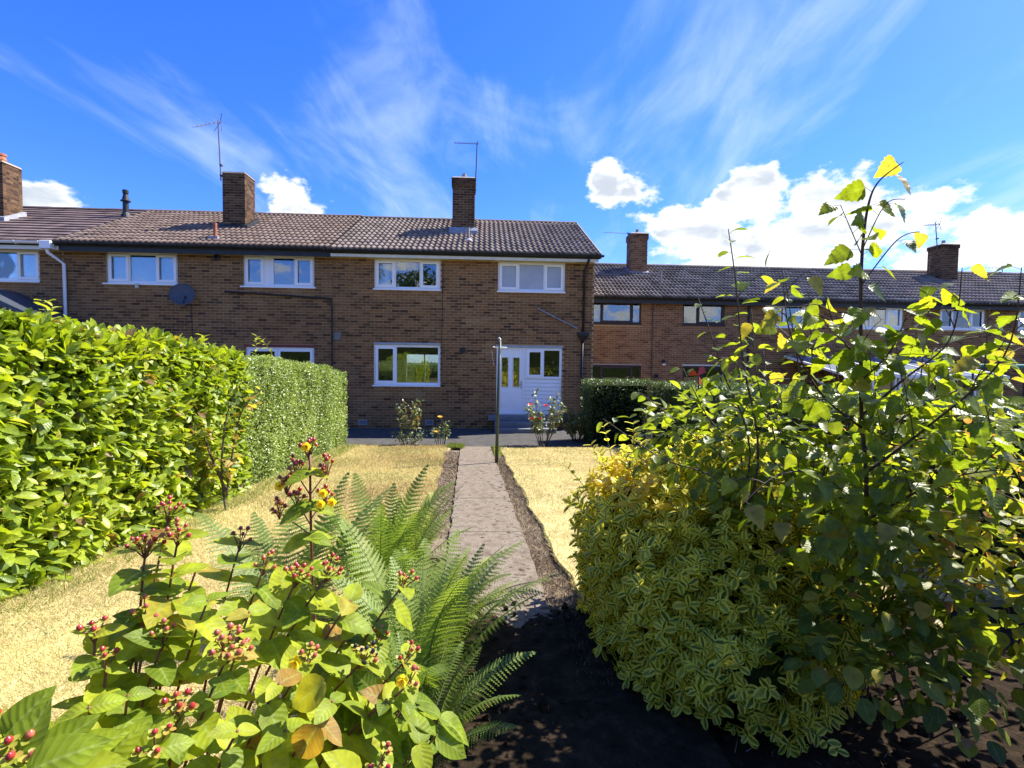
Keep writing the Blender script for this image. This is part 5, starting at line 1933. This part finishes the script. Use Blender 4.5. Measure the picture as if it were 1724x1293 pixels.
# ------------------------------------------------------------------ ferns
def frond_mesh(name, base, dirv, length, up, droop, twist=0.0, t=.5, npair=30):
    """one bipinnate frond as a mesh: arching stalk, pinnae of small leaflets"""
    base = np.array(base, float)
    h = unit(np.array([dirv[0], dirv[1], 0.0]))
    pts = []
    p = base.copy()
    n = npair + 6
    for i in range(n + 1):
        pts.append(p.copy())
        f = i / n
        el = up - droop * f ** 1.5
        p = p + (h * math.cos(el) + np.array([0, 0, 1]) * math.sin(el)) * length / n
    pts = np.array(pts)
    side = unit(np.cross(h, [0, 0, 1]))
    side = unit(side * math.cos(twist) + np.array([0, 0, 1]) * math.sin(twist))
    V, T, tint = [], [], []
    for i in range(6, n):
        f = (i - 6) / (n - 6)
        L = length * .145 * (math.sin(math.pi * min(1, (.20 + .80 * f) ** .85)) ** .85 * (1 - f * .2) + .015)
        tang = unit(pts[i + 1] - pts[i])
        nrm = unit(np.cross(side, tang))
        for sg in (1, -1):
            d = unit(side * sg + tang * .42 - nrm * .08 + .07 * rnd_dirs(1)[0])
            o = pts[i]
            m = max(4, int(L / .0095))
            perp = unit(np.cross(nrm, d))
            tt0 = t + random.uniform(-.1, .1)
            for j in range(m):
                g0 = j / m
                wl = (.0100 * (1 - g0) ** .6 + .0013) * length / .8
                sag = nrm * (L * .18 * g0 * g0)
                a = o + d * L * g0 - sag
                b = o + d * L * (g0 + 1.35 / m) - sag
                for s2 in (1, -1):
                    k = len(V)
                    tip = a + perp * s2 * wl + d * (wl * .75) + nrm * .0015
                    tip2 = a + perp * s2 * wl * .85 + d * (L * .5 / m + wl * .2)
                    V += [a, b, tip, tip2]
                    T.append((k, k + 1, k + 2, k + 3))
                    tt = tt0 + random.uniform(-.08, .08)
                    tint += [(tt, .1, f), (tt, .2, f), (tt, .9, f), (tt, .9, f)]
    me = np_mesh('frond', V, [np.array(T)], np.array(tint))
    return me, pts


def fern(label, base, n, length, az0, az1, t0, upr=(1.0, 1.35), dr=(.7, 1.3), group=None, extra=None):
    r = empty('fern', base, label, 'fern', group)
    for i in range(n):
        az = az0 + (az1 - az0) * (i + random.uniform(.1, .9)) / n
        me, pts = frond_mesh('frond', np.array(base) + np.array([math.cos(az), math.sin(az), 0]) * .04, (math.cos(az), math.sin(az)),
                             length * random.uniform(.8, 1.12), random.uniform(*upr), random.uniform(*dr), random.uniform(-.35, .35), t0 + random.uniform(-.2, .2))
        o = link_mesh('frond', me, r, M['fern'])
        MB().tube(pts, .0035, .0008, 4).build('stalk', M['green_stem'], o)
    return r


fern('tall fern with arching fronds right beside the path', tuple(gnd(705, 1190)), 26, .82, 0, 2 * math.pi, .65, upr=(1.0, 1.5), dr=(.5, 1.3))
fern('fern whose fronds stand up behind the hypericum shrub', tuple(gnd(640, 1040)), 26, .86, 0, 2 * math.pi, .5, upr=(1.1, 1.52), dr=(.3, 1.0))
fern('fern behind the berries with fronds shown against the lawn', tuple(gnd(470, 1120)), 10, .95, .5, 2.9, .35, upr=(.95, 1.3), dr=(.5, 1.0))
fern('fern leaning out over the path edge', tuple(gnd(740, 1080)), 16, .62, -1.2, 2.8, .7, upr=(.8, 1.35))
fern('low spreading fern at the shaded near end of the bed', tuple(gnd(700, 1292)), 16, .55, -.6, 3.6, .45, upr=(.75, 1.4), dr=(.5, 1.2))
fern('pale young fern between the tall fern and the lawn', tuple(gnd(690, 960)), 20, .62, 0, 2 * math.pi, .75, upr=(1.0, 1.5), dr=(.4, 1.2))


# ------------------------------------------------------------------ shrubs on the right
def ellipsoid_pts(n, c, r, shell=.55):
    d = rnd_dirs(n)
    q = shell + (1 - shell) * RNG.random(n) ** .6
    q *= 1 + .17 * noise3(d, 4.0) + .10 * noise3(d, 9.0, 2)
    return np.array(c) + d * np.array(r) * q[:, None], d


EU = empty('euonymus_shrub', (1.05, 2.35, zg(1.05, 2.35)), 'variegated shrub with small yellow edged leaves to the right of the path', 'shrub')
EL = Leaves('euon', M['euonymus'])
EG = Leaves('euon', M['euonymus_gold'])
lobes = [((.85, 2.60, .72), (.48, .62, .62), 640), ((.68, 2.75, .95), (.34, .45, .40), 330), ((1.15, 2.35, .75), (.46, .5, .50), 480), ((1.12, 2.65, 1.12), (.40, .42, .34), 330),
         ((.95, 2.05, .58), (.36, .34, .30), 260), ((1.35, 2.3, .62), (.32, .36, .34), 200), ((.75, 2.35, .55), (.30, .45, .30), 260), ((.60, 2.95, .62), (.20, .40, .45), 160)]
lobes = [((c[0] + .17, c[1], c[2]), r, n) for (c, r, n) in lobes]
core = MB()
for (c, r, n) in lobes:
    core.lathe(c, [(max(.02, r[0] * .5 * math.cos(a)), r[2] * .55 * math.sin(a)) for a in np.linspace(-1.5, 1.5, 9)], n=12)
    P, Dn = ellipsoid_pts(int(n * 1.9), c, r, .62)
    for p, d in zip(P, Dn):
        if p[2] < zg(p[0], p[1]) + .05:
            continue
        ax = unit(d * .9 + np.array([0, 0, .55]) + .35 * rnd_dirs(1)[0])
        s1 = unit(np.cross(ax, [.31, .77, .2]))
        s2 = np.cross(ax, s1)
        gold = (p[0] < .86 and p[2] > 1.14 and random.random() < .85)
        L = EG if gold else EL
        ph = random.random() * 6
        for j in range(6):
            a = ph + j * 2.1 + (j // 3) * .6
            w = s1 * math.cos(a) + s2 * math.sin(a)
            lift = random.uniform(.1, .6) if j < 3 else random.uniform(.6, 1.3)
            L.put(p - ax * (.012 if j < 3 else 0), unit(w + ax * lift + .2 * rnd_dirs(1)[0]), unit(ax - w * .5 + .3 * rnd_dirs(1)[0]), random.uniform(.036, .068) * (1 if j < 3 else .75), random.random())
core.build('light_block_core', M['core'], EU, smooth=True)  # solid dark core added behind the leaves to stop light
for i in range(70):
    c, r, n = lobes[i % 4 if i < 45 else i % len(lobes)]
    d = unit(rnd_dirs(1)[0] + np.array([-.1, -.2, .75]))
    p = np.array(c) + d * np.array(r) * .85
    shoot(EU, EL, p, p + unit(d + np.array([0, 0, .5])) * random.uniform(.12, .26), 5, .05, r=.0025, pair=True)
EL.finish(EU, 290)
EG.finish(EU, 10, stuff_name='golden_foliage')


def twiggy(root, L, poly, r0, r1, step, size, side_n, side_len, stem_mat, droop=.25, tmean=.5, tsd=.22, t_tip=None, sub=True, petiole=.018, pnorm=(.1, .1, 1.0)):
    """a stem through the given points with side twigs, leaves alternate along both"""
    P = [np.array(p, float) for p in poly]
    # smooth
    pts = []
    for i in range(len(P) - 1):
        p0, p1, p2, p3 = P[max(0, i - 1)], P[i], P[i + 1], P[min(len(P) - 1, i + 2)]
        for t in np.linspace(0, 1, 7)[:-1]:
            pts.append(.5 * ((2 * p1) + (-p0 + p2) * t + (2 * p0 - 5 * p1 + 4 * p2 - p3) * t * t + (-p0 + 3 * p1 - 3 * p2 + p3) * t ** 3))
    pts.append(P[-1])
    st = MB().tube(pts, r0, r1, 6).build('stem', stem_mat, root, smooth=True)
    pet = MB()
    pts = np.array(pts)
    seg = np.linalg.norm(np.diff(pts, axis=0), axis=1)
    cum = np.concatenate([[0], np.cumsum(seg)])
    tot = cum[-1]

    def at(s):
        return np.array([np.interp(s, cum, pts[:, k]) for k in range(3)])

    def along(f_at, length, s0, size, tshift):
        s, k = s0, random.randint(0, 9)
        while s < length:
            p = f_at(s)
            a = unit(f_at(min(length, s + .01)) - f_at(max(0, s - .01)))
            s1 = unit(np.cross(a, [.21, .33, .9]))
            s2 = np.cross(a, s1)
            ang = k * 2.4 + random.uniform(-.4, .4)
            w = s1 * math.cos(ang) + s2 * math.sin(ang)
            d = unit(w + a * .35 + np.array([0, 0, .15]))
            q = p + d * petiole
            pet.tube([p, q], .0009, .0008, 3, cap=False)
            d2 = unit(d + np.array([0, 0, -droop - random.random() * droop]) + .25 * rnd_dirs(1)[0])
            frac = s / length
            t = tmean + random.gauss(0, tsd) + tshift
            if t_tip is not None and frac > .9 and random.random() < .6:
                t = t_tip
            L.put(q, d2, unit(np.array(pnorm) + .6 * rnd_dirs(1)[0]), size * random.uniform(.75, 1.15) * (1 - .3 * frac), t)
            s += step * random.uniform(.75, 1.3)
            k += 1
    along(at, tot, tot * .12, size, 0)
    for i in range(side_n):
        f = .1 + .85 * (i + random.random() * .6) / side_n
        p = at(f * tot)
        a = unit(at(min(tot, f * tot + .02)) - p + 1e-6)
        w = rnd_dirs(1)[0]
        w = unit(w - (w @ a) * a)
        d = unit(w + a * .75)
        ln = side_len * (1.15 - .75 * f) * random.uniform(.6, 1.2)
        e = p + d * ln
        tw = np.array(bez(p, p + d * ln * .5 + np.array([0, 0, .03]), e - np.array([0, 0, ln * .08]), 7))
        MB().tube(tw, r1 * 1.1 + .0008, .0008, 4).build('twig', stem_mat, root)
        sg = np.linalg.norm(np.diff(tw, axis=0), axis=1)
        cm = np.concatenate([[0], np.cumsum(sg)])
        along(lambda s, tw=tw, cm=cm: np.array([np.interp(s, cm, tw[:, k]) for k in range(3)]), cm[-1], .03, size, .05)
    if pet.v:
        pet.build('leaf_stalk', stem_mat, root, kind='stuff')


# sallow-like shrub with oval leaves
WS = empty('sallow_shrub', (1.25, 2.6, zg(1.25, 2.6)), 'leafy shrub with oval leaves on upright shoots behind the variegated shrub', 'shrub')
WLv = Leaves('willow', M['willow'])
for poly, r0, sn, sl in (
        ([(1.15, 2.7, .4), atD(1270, 820, 2.2), atD(1250, 600, 2.1), atD(1238, 470, 2.05), atD(1226, 385, 2.0)], .007, 7, .30),
        ([(1.15, 2.7, .4), atD(1260, 800, 2.2), atD(1215, 620, 2.1), atD(1175, 500, 2.05)], .006, 6, .28),
        ([(1.3, 2.8, .4), atD(1380, 820, 2.3), atD(1345, 620, 2.2), atD(1322, 470, 2.1)], .006, 7, .30),
        ([(1.1, 2.7, .4), atD(1230, 820, 2.3), atD(1150, 720, 2.3), atD(1075, 660, 2.3)], .005, 4, .18),
        ([(1.1, 2.7, .4), atD(1220, 840, 2.2), atD(1110, 770, 2.2), atD(1015, 705, 2.2)], .005, 2, .10),
        ([(1.3, 2.8, .4), atD(1340, 830, 2.4), atD(1300, 700, 2.3), atD(1285, 590, 2.3)], .006, 8, .32),
        ([(1.2, 2.7, .4), atD(1250, 800, 2.4), atD(1190, 700, 2.4), atD(1150, 620, 2.4)], .006, 6, .25),
        ([(1.4, 2.8, .4), atD(1440, 850, 2.3), atD(1420, 700, 2.3), atD(1400, 560, 2.3)], .006, 8, .32),
        ([(1.3, 2.8, .4), atD(1300, 800, 2.3), atD(1275, 640, 2.2), atD(1265, 520, 2.2)], .005, 7, .30),
        ([(1.4, 2.8, .4), atD(1390, 800, 2.3), atD(1370, 640, 2.2), atD(1362, 490, 2.15)], .005, 8, .30),
        ([(1.7, 2.8, .4), atD(1530, 800, 2.4), atD(1550, 640, 2.3), atD(1560, 500, 2.2)], .005, 8, .30),
        ([(2.0, 2.8, .4), atD(1640, 800, 2.4), atD(1655, 650, 2.3), atD(1665, 520, 2.2)], .005, 8, .30)):
    twiggy(WS, WLv, poly, r0, .0018, .036, .082, sn, sl, M['bark'], droop=.25, tmean=.5)
for (c, r, n) in ((atD(1210, 740, 2.5), (.42, .4, .28), 240), (atD(1330, 740, 2.5), (.42, .45, .30), 280), (atD(1180, 700, 2.7), (.3, .3, .2), 110)):
    P, Dn = ellipsoid_pts(n, c, r, .3)
    WLv.many(P, unit(Dn + np.array([0, 0, -.2]) + .5 * rnd_dirs(n)), unit(np.array([0, 0, 1]) + .6 * rnd_dirs(n)), .05 + .03 * RNG.random(n), np.clip(RNG.normal(.45, .25, n), 0, 1))
WLv.finish(WS, 300)

# birch sapling
BS = empty('birch_sapling', (1.55, 2.1, zg(1.55, 2.1)), 'tall birch sapling with toothed triangular leaves rising above the roofs', 'tree')
BL = Leaves('birch', M['birch'])
trunk = [(1.42, 2.05, .36), atD(1452, 900, 1.95), atD(1450, 690, 1.9), atD(1449, 520, 1.85), atD(1452, 420, 1.8), atD(1462, 345, 1.78), atD(1480, 305, 1.77), atD(1522, 272, 1.75)]
twiggy(BS, BL, trunk, .010, .0016, .06, .125, 0, .3, M['twig'], droop=.7, pnorm=(.3, -.8, .5), tmean=.5, t_tip=.97, petiole=.03)
for poly, r0, sn, sl in (
        ([atD(1451, 430, 1.8), atD(1432, 385, 1.78), atD(1415, 345, 1.76)], .0022, 0, .1),
        ([atD(1452, 420, 1.8), atD(1490, 345, 1.76), atD(1525, 335, 1.72)], .0022, 0, .1),
        ([atD(1450, 480, 1.82), atD(1500, 415, 1.76), atD(1525, 395, 1.74), atD(1548, 390, 1.72)], .0026, 0, .1),
        ([atD(1450, 700, 1.9), atD(1520, 640, 1.8), atD(1600, 570, 1.75), atD(1620, 450, 1.7)], .005, 6, .28),
        ([atD(1450, 720, 1.9), atD(1380, 660, 1.85), atD(1330, 560, 1.8), atD(1318, 455, 1.8)], .005, 7, .26),
        ([atD(1452, 800, 1.92), atD(1560, 720, 1.8), atD(1690, 600, 1.65), atD(1720, 450, 1.6)], .006, 7, .30),
        ([atD(1452, 760, 1.9), atD(1540, 690, 1.9), atD(1640, 640, 1.95), atD(1700, 560, 1.95)], .005, 7, .28),
        ([atD(1452, 850, 1.9), atD(1380, 800, 1.7), atD(1310, 800, 1.55), atD(1250, 850, 1.5)], .004, 5, .2),
        ([atD(1452, 880, 1.9), atD(1540, 830, 1.75), atD(1620, 800, 1.6), atD(1700, 790, 1.5)], .005, 7, .26),
        ([atD(1452, 900, 1.9), atD(1480, 900, 1.7), atD(1520, 950, 1.55)], .004, 5, .22),
        ([atD(1451, 640, 1.88), atD(1500, 590, 1.8), atD(1530, 520, 1.75)], .004, 5, .2),
        ([atD(1451, 610, 1.88), atD(1410, 560, 1.85), atD(1390, 500, 1.8)], .004, 5, .2)):
    twiggy(BS, BL, poly, r0, .0013, .052, .10, sn, sl, M['twig'], droop=.5, pnorm=(.2, -.35, .8), tmean=.5, petiole=.026, t_tip=.96)
for (c, r, n) in ((atD(1520, 760, 2.0), (.45, .4, .26), 110), (atD(1620, 720, 2.0), (.35, .4, .2), 70), (atD(1400, 860, 1.8), (.3, .25, .18), 70)):
    P, Dn = ellipsoid_pts(n, c, r, .25)
    BL.many(P, unit(Dn * .6 + np.array([0, 0, -.5]) + .5 * rnd_dirs(n)), unit(np.array([0, -.1, 1]) + .6 * rnd_dirs(n)), .055 + .03 * RNG.random(n), np.clip(RNG.normal(.45, .22, n), 0, 1))
BL.finish(BS, 300)

# dense yellowing shrub behind and below it
DS = empty('yellowing_shrub', (2.1, 2.5, zg(2.1, 2.5)), 'dense shrub of rounded yellowing leaves beneath the birch sapling', 'shrub')
DL = Leaves('round', M['dogwood'])
for (c, r, n) in ((atD(1600, 800, 2.3), (.70, .5, .30), 420), (atD(1450, 830, 2.2), (.55, .45, .32), 380), (atD(1560, 930, 2.0), (.55, .4, .30), 420), (atD(1700, 850, 2.1), (.45, .4, .36), 260),
                  (atD(1350, 850, 2.5), (.45, .35, .28), 260), (atD(1440, 1000, 2.0), (.42, .3, .26), 340), (atD(1650, 1040, 1.9), (.45, .3, .22), 240), (atD(1680, 740, 2.9), (.6, .45, .22), 220), (atD(1480, 1090, 1.8), (.40, .25, .20), 200),
                  (atD(1640, 1120, 1.75), (.40, .25, .20), 190), (atD(1720, 980, 1.8), (.35, .3, .3), 200)):
    P, Dn = ellipsoid_pts(int(n * .72), c, r, .35)
    ok = P[:, 2] > np.array([zg(p[0], p[1]) + .12 for p in P])
    P, Dn = P[ok], Dn[ok]
    n = len(P)
    DL.many(P, unit(Dn * .7 + np.array([-.1, -.1, -.12]) + .5 * rnd_dirs(n)), unit(np.array([.1, 0, 1]) + .5 * rnd_dirs(n)), .04 + .035 * RNG.random(n),
            np.clip(RNG.normal(.58, .24, n) + .12 * (P[:, 0] > 1.9) - .12 * (P[:, 2] < 1.0), 0, 1))  # lower leaves toned darker, deepening the shade there
for i in range(34):
    b = np.array([random.uniform(1.2, 2.4), random.uniform(1.9, 2.8), .34])
    e = atD(random.uniform(1320, 1740), random.uniform(720, 980), random.uniform(1.9, 2.5))
    MB().tube(bez(b, (b + e) / 2 + np.array([random.uniform(-.1, .1), 0, .12]), e, 7), .0055, .0015, 5).build('stem', M['bark'] if i % 2 else M['twig'], DS)
DL.finish(DS, 300)

# dead leaves on the shaded earth
LT = Leaves('round', M['litter'])
n = 150
Xv, Yv = RNG.uniform(.1, 2.6, n), RNG.uniform(1.2, 3.4, n)
Zv = np.array([zg(x, y) + .018 for x, y in zip(Xv, Yv)])
LT.many(np.column_stack([Xv, Yv, Zv]), np.column_stack([RNG.normal(size=n), RNG.normal(size=n), .15 * RNG.normal(size=n)]), np.array([0, 0, 1]) + .35 * rnd_dirs(n), RNG.uniform(.02, .05, n), RNG.random(n))
lt_root = empty('fallen_leaves', (1.4, 2.2, zg(1.4, 2.2)), 'dead leaves scattered on the shaded earth under the shrubs', 'leaf litter')
lt_root['kind'] = 'stuff'
LT.finish(lt_root, 0, stuff_name='dead_leaf_litter')


# ------------------------------------------------------------------ roses and small plants by the house
def rose(label, base, canes, size, petal, flowers, h, cat='rose bush', lmat='rose_leaf', spread=.3, leaf_mat_t=.55, name='rose_bush', step=.05, twn=5):
    r = empty(name, base, label, cat)
    L = Leaves('rose', M[lmat])
    tops = []
    for i in range(canes):
        a = i * 2.4 + random.random()
        e = np.array(base) + np.array([math.cos(a) * spread * random.uniform(.3, 1), math.sin(a) * spread * .6, h * random.uniform(.65, 1.05)])
        b = np.array(base) + np.array([math.cos(a) * .06, math.sin(a) * .05, -.02])
        m = (b + e) / 2 + np.array([math.cos(a) * .06, 0, .08])
        pts = bez(b, m, e, 8)
        MB().tube(pts, .008, .003, 5).build('cane', M['twig'], r)
        tops.append(e)
        for j in range(3, 8):
            for q in range(twn):
                p = pts[j] + rnd_dirs(1)[0] * .07
                d = unit(rnd_dirs(1)[0] + np.array([0, 0, -.1]))
                L.put(p, d, np.array([.1, -.2, 1]) + .5 * rnd_dirs(1)[0], size * random.uniform(.7, 1.2), random.gauss(leaf_mat_t, .22))
    L.finish(r, 0)
    for k, fp in enumerate(flowers):
        PL = Leaves('petal', M[petal])
        c = np.array(fp)
        for ring, (cnt, rad, tilt) in enumerate(((5, .032, .15), (5, .027, .6), (4, .02, 1.2))):
            for j in range(cnt):
                a = j * 2 * math.pi / cnt + ring * .5
                w = np.array([math.cos(a), math.sin(a), 0])
                PL.put(c + w * .004, unit(w + np.array([0, 0, tilt])), unit(np.array([0, 0, 1]) - w * .5), rad * 2.0)
        PL.finish(r, 0, stuff_name='bloom')
        nr = min(tops, key=lambda e: np.linalg.norm(e - c))
        MB().tube(bez(nr - np.array([0, 0, .15]), (nr + c) / 2, c, 5), .003, .0025, 4).build('flower_stem', M['green_stem'], r)
    for o in r.children:
        if o.name.startswith('bloom') and 'kind' in o:
            del o['kind']
    return r


yb = 11.0
b = atY(690, 753, 10.92)
rose('pale leafy rose bush without flowers below the ground floor window', (b[0], 10.92, zg(0, 10.92)), 7, .075, 'peach_petal', [], .95, spread=.27, twn=8, leaf_mat_t=.75)
rose('low bushy green plant at the foot of the pale rose', (b[0] - .05, 10.9, zg(0, 10.9)), 10, .035, 'peach_petal', [], .32, 'plant', spread=.42, name='low_plant', leaf_mat_t=.4, twn=8)
b = atY(742, 753, 10.92)
rose('small rose with yellow blooms below the air vent', (b[0], 10.9, zg(0, 10.9)), 6, .055, 'peach_petal', [atY(741, 703, 10.85), atY(735, 728, 10.82)], .55, spread=.17)
b = atY(915, 757, 10.75)
rose('rose bush with red blooms in front of the white door', (b[0], 10.85, zg(0, 10.85)), 13, .072, 'red_petal',
     [atY(893, 682, 10.7), atY(919, 684, 10.7), atY(895, 706, 10.65), atY(908, 706, 10.62)], 1.12, spread=.46, twn=9, leaf_mat_t=.7)
b = atY(972, 750, 11.5)
SB = rose('low rounded green bush between the red rose and the dark hedge', (b[0], 11.55, zg(0, 11.5)), 20, .06, 'red_petal', [], .72, 'bush', spread=.46, name='round_bush', leaf_mat_t=.7, twn=18)
b = np.array([-2.66, 5.35, zg(-2.66, 5.35)])
YT = empty('young_shrub', tuple(b), 'thin young shrub with bronze tinged leaves standing before the laurel hedge', 'shrub')
YL = Leaves('round', M['dogwood'])
for poly in ([b, atD(373, 790, 5.25), atD(382, 700, 5.25), atD(405, 645, 5.2)], [b + np.array([0, 0, .2]), atD(392, 760, 5.25), atD(408, 690, 5.2), atD(440, 655, 5.2)],
             [b + np.array([0, 0, .25]), atD(352, 760, 5.25), atD(335, 705, 5.25), atD(312, 668, 5.2)]):
    twiggy(YT, YL, poly, .014, .004, .06, .105, 5, .26, M['bark'], droop=.15, tmean=.2 if random.random() < .4 else .95, tsd=.12, petiole=.02)
YL.finish(YT, 120)

# orange red pinwheel-like item among the shrubs
RP = empty('red_pinwheel', tuple(atD(1176, 760, 2.9)), 'small orange red plastic item caught among the leaves before the hedge', 'ornament')
c = atD(1176, 632, 2.9)
for a in (0.4, 2.3, 4.6):
    MB().hexa([c, c + np.array([math.cos(a) * .045, -.004, math.sin(a) * .045]), c + np.array([math.cos(a + .5) * .06, .012, math.sin(a + .5) * .06]), c + np.array([math.cos(a + .9) * .045, .02, math.sin(a + .9) * .045])],
              [c + np.array([0, .004, 0]), c + np.array([math.cos(a) * .045, .0, math.sin(a) * .045]), c + np.array([math.cos(a + .5) * .06, .016, math.sin(a + .5) * .06]),
               c + np.array([math.cos(a + .9) * .045, .024, math.sin(a + .9) * .045])]).build('vane', M['red_fabric'], RP)
MB().tube([c, atD(1176, 760, 2.9)], .004, .004, 5).build('stick', M['post_green'], RP)

# a tree and a hedge behind the camera, seen only in the window panes
TR = empty('garden_tree', (-6.5, -13, zg(0, -12)), 'leafy garden tree mirrored in the upper windows of the terrace', 'tree')
MB().tube([(-6.5, -13, .8), (-6.4, -13, 4.0), (-6.3, -13.1, 7.5)], .22, .08, 8).build('trunk', M['bark'], TR)
TLv = Leaves('round', M['tree_leaf'])
for i in range(16):
    cc = np.array([-6.4 + random.gauss(0, 1.7), -13 + random.gauss(0, 1.2), random.uniform(4.2, 9.2)])
    n = 260
    P, Dn = ellipsoid_pts(n, cc, (1.1, 1.1, .8), .4)
    TLv.many(P, rnd_dirs(n), rnd_dirs(n), .14 + .1 * RNG.random(n), RNG.random(n))
TLv.finish(TR, 0, stuff_name='crown')
hedge('back_hedge', 'tall hedge across the far side of the garden behind the houses', [(-9, 6, 27, 28.2, lambda y: 1.75, ('y-', 'top'))], 'privet', M['privet_dark'], .07, 420, .14, core_in=.1, lump=.12)

hedge('viewer_side_hedge', 'tall dense hedge mirrored in the ground floor panes', [(-26, 26, -9.5, -8.3, lambda y: 3.4, ('y+', 'top'))], 'privet', M['privet_dark'], .10, 110, .12, core_in=.05)
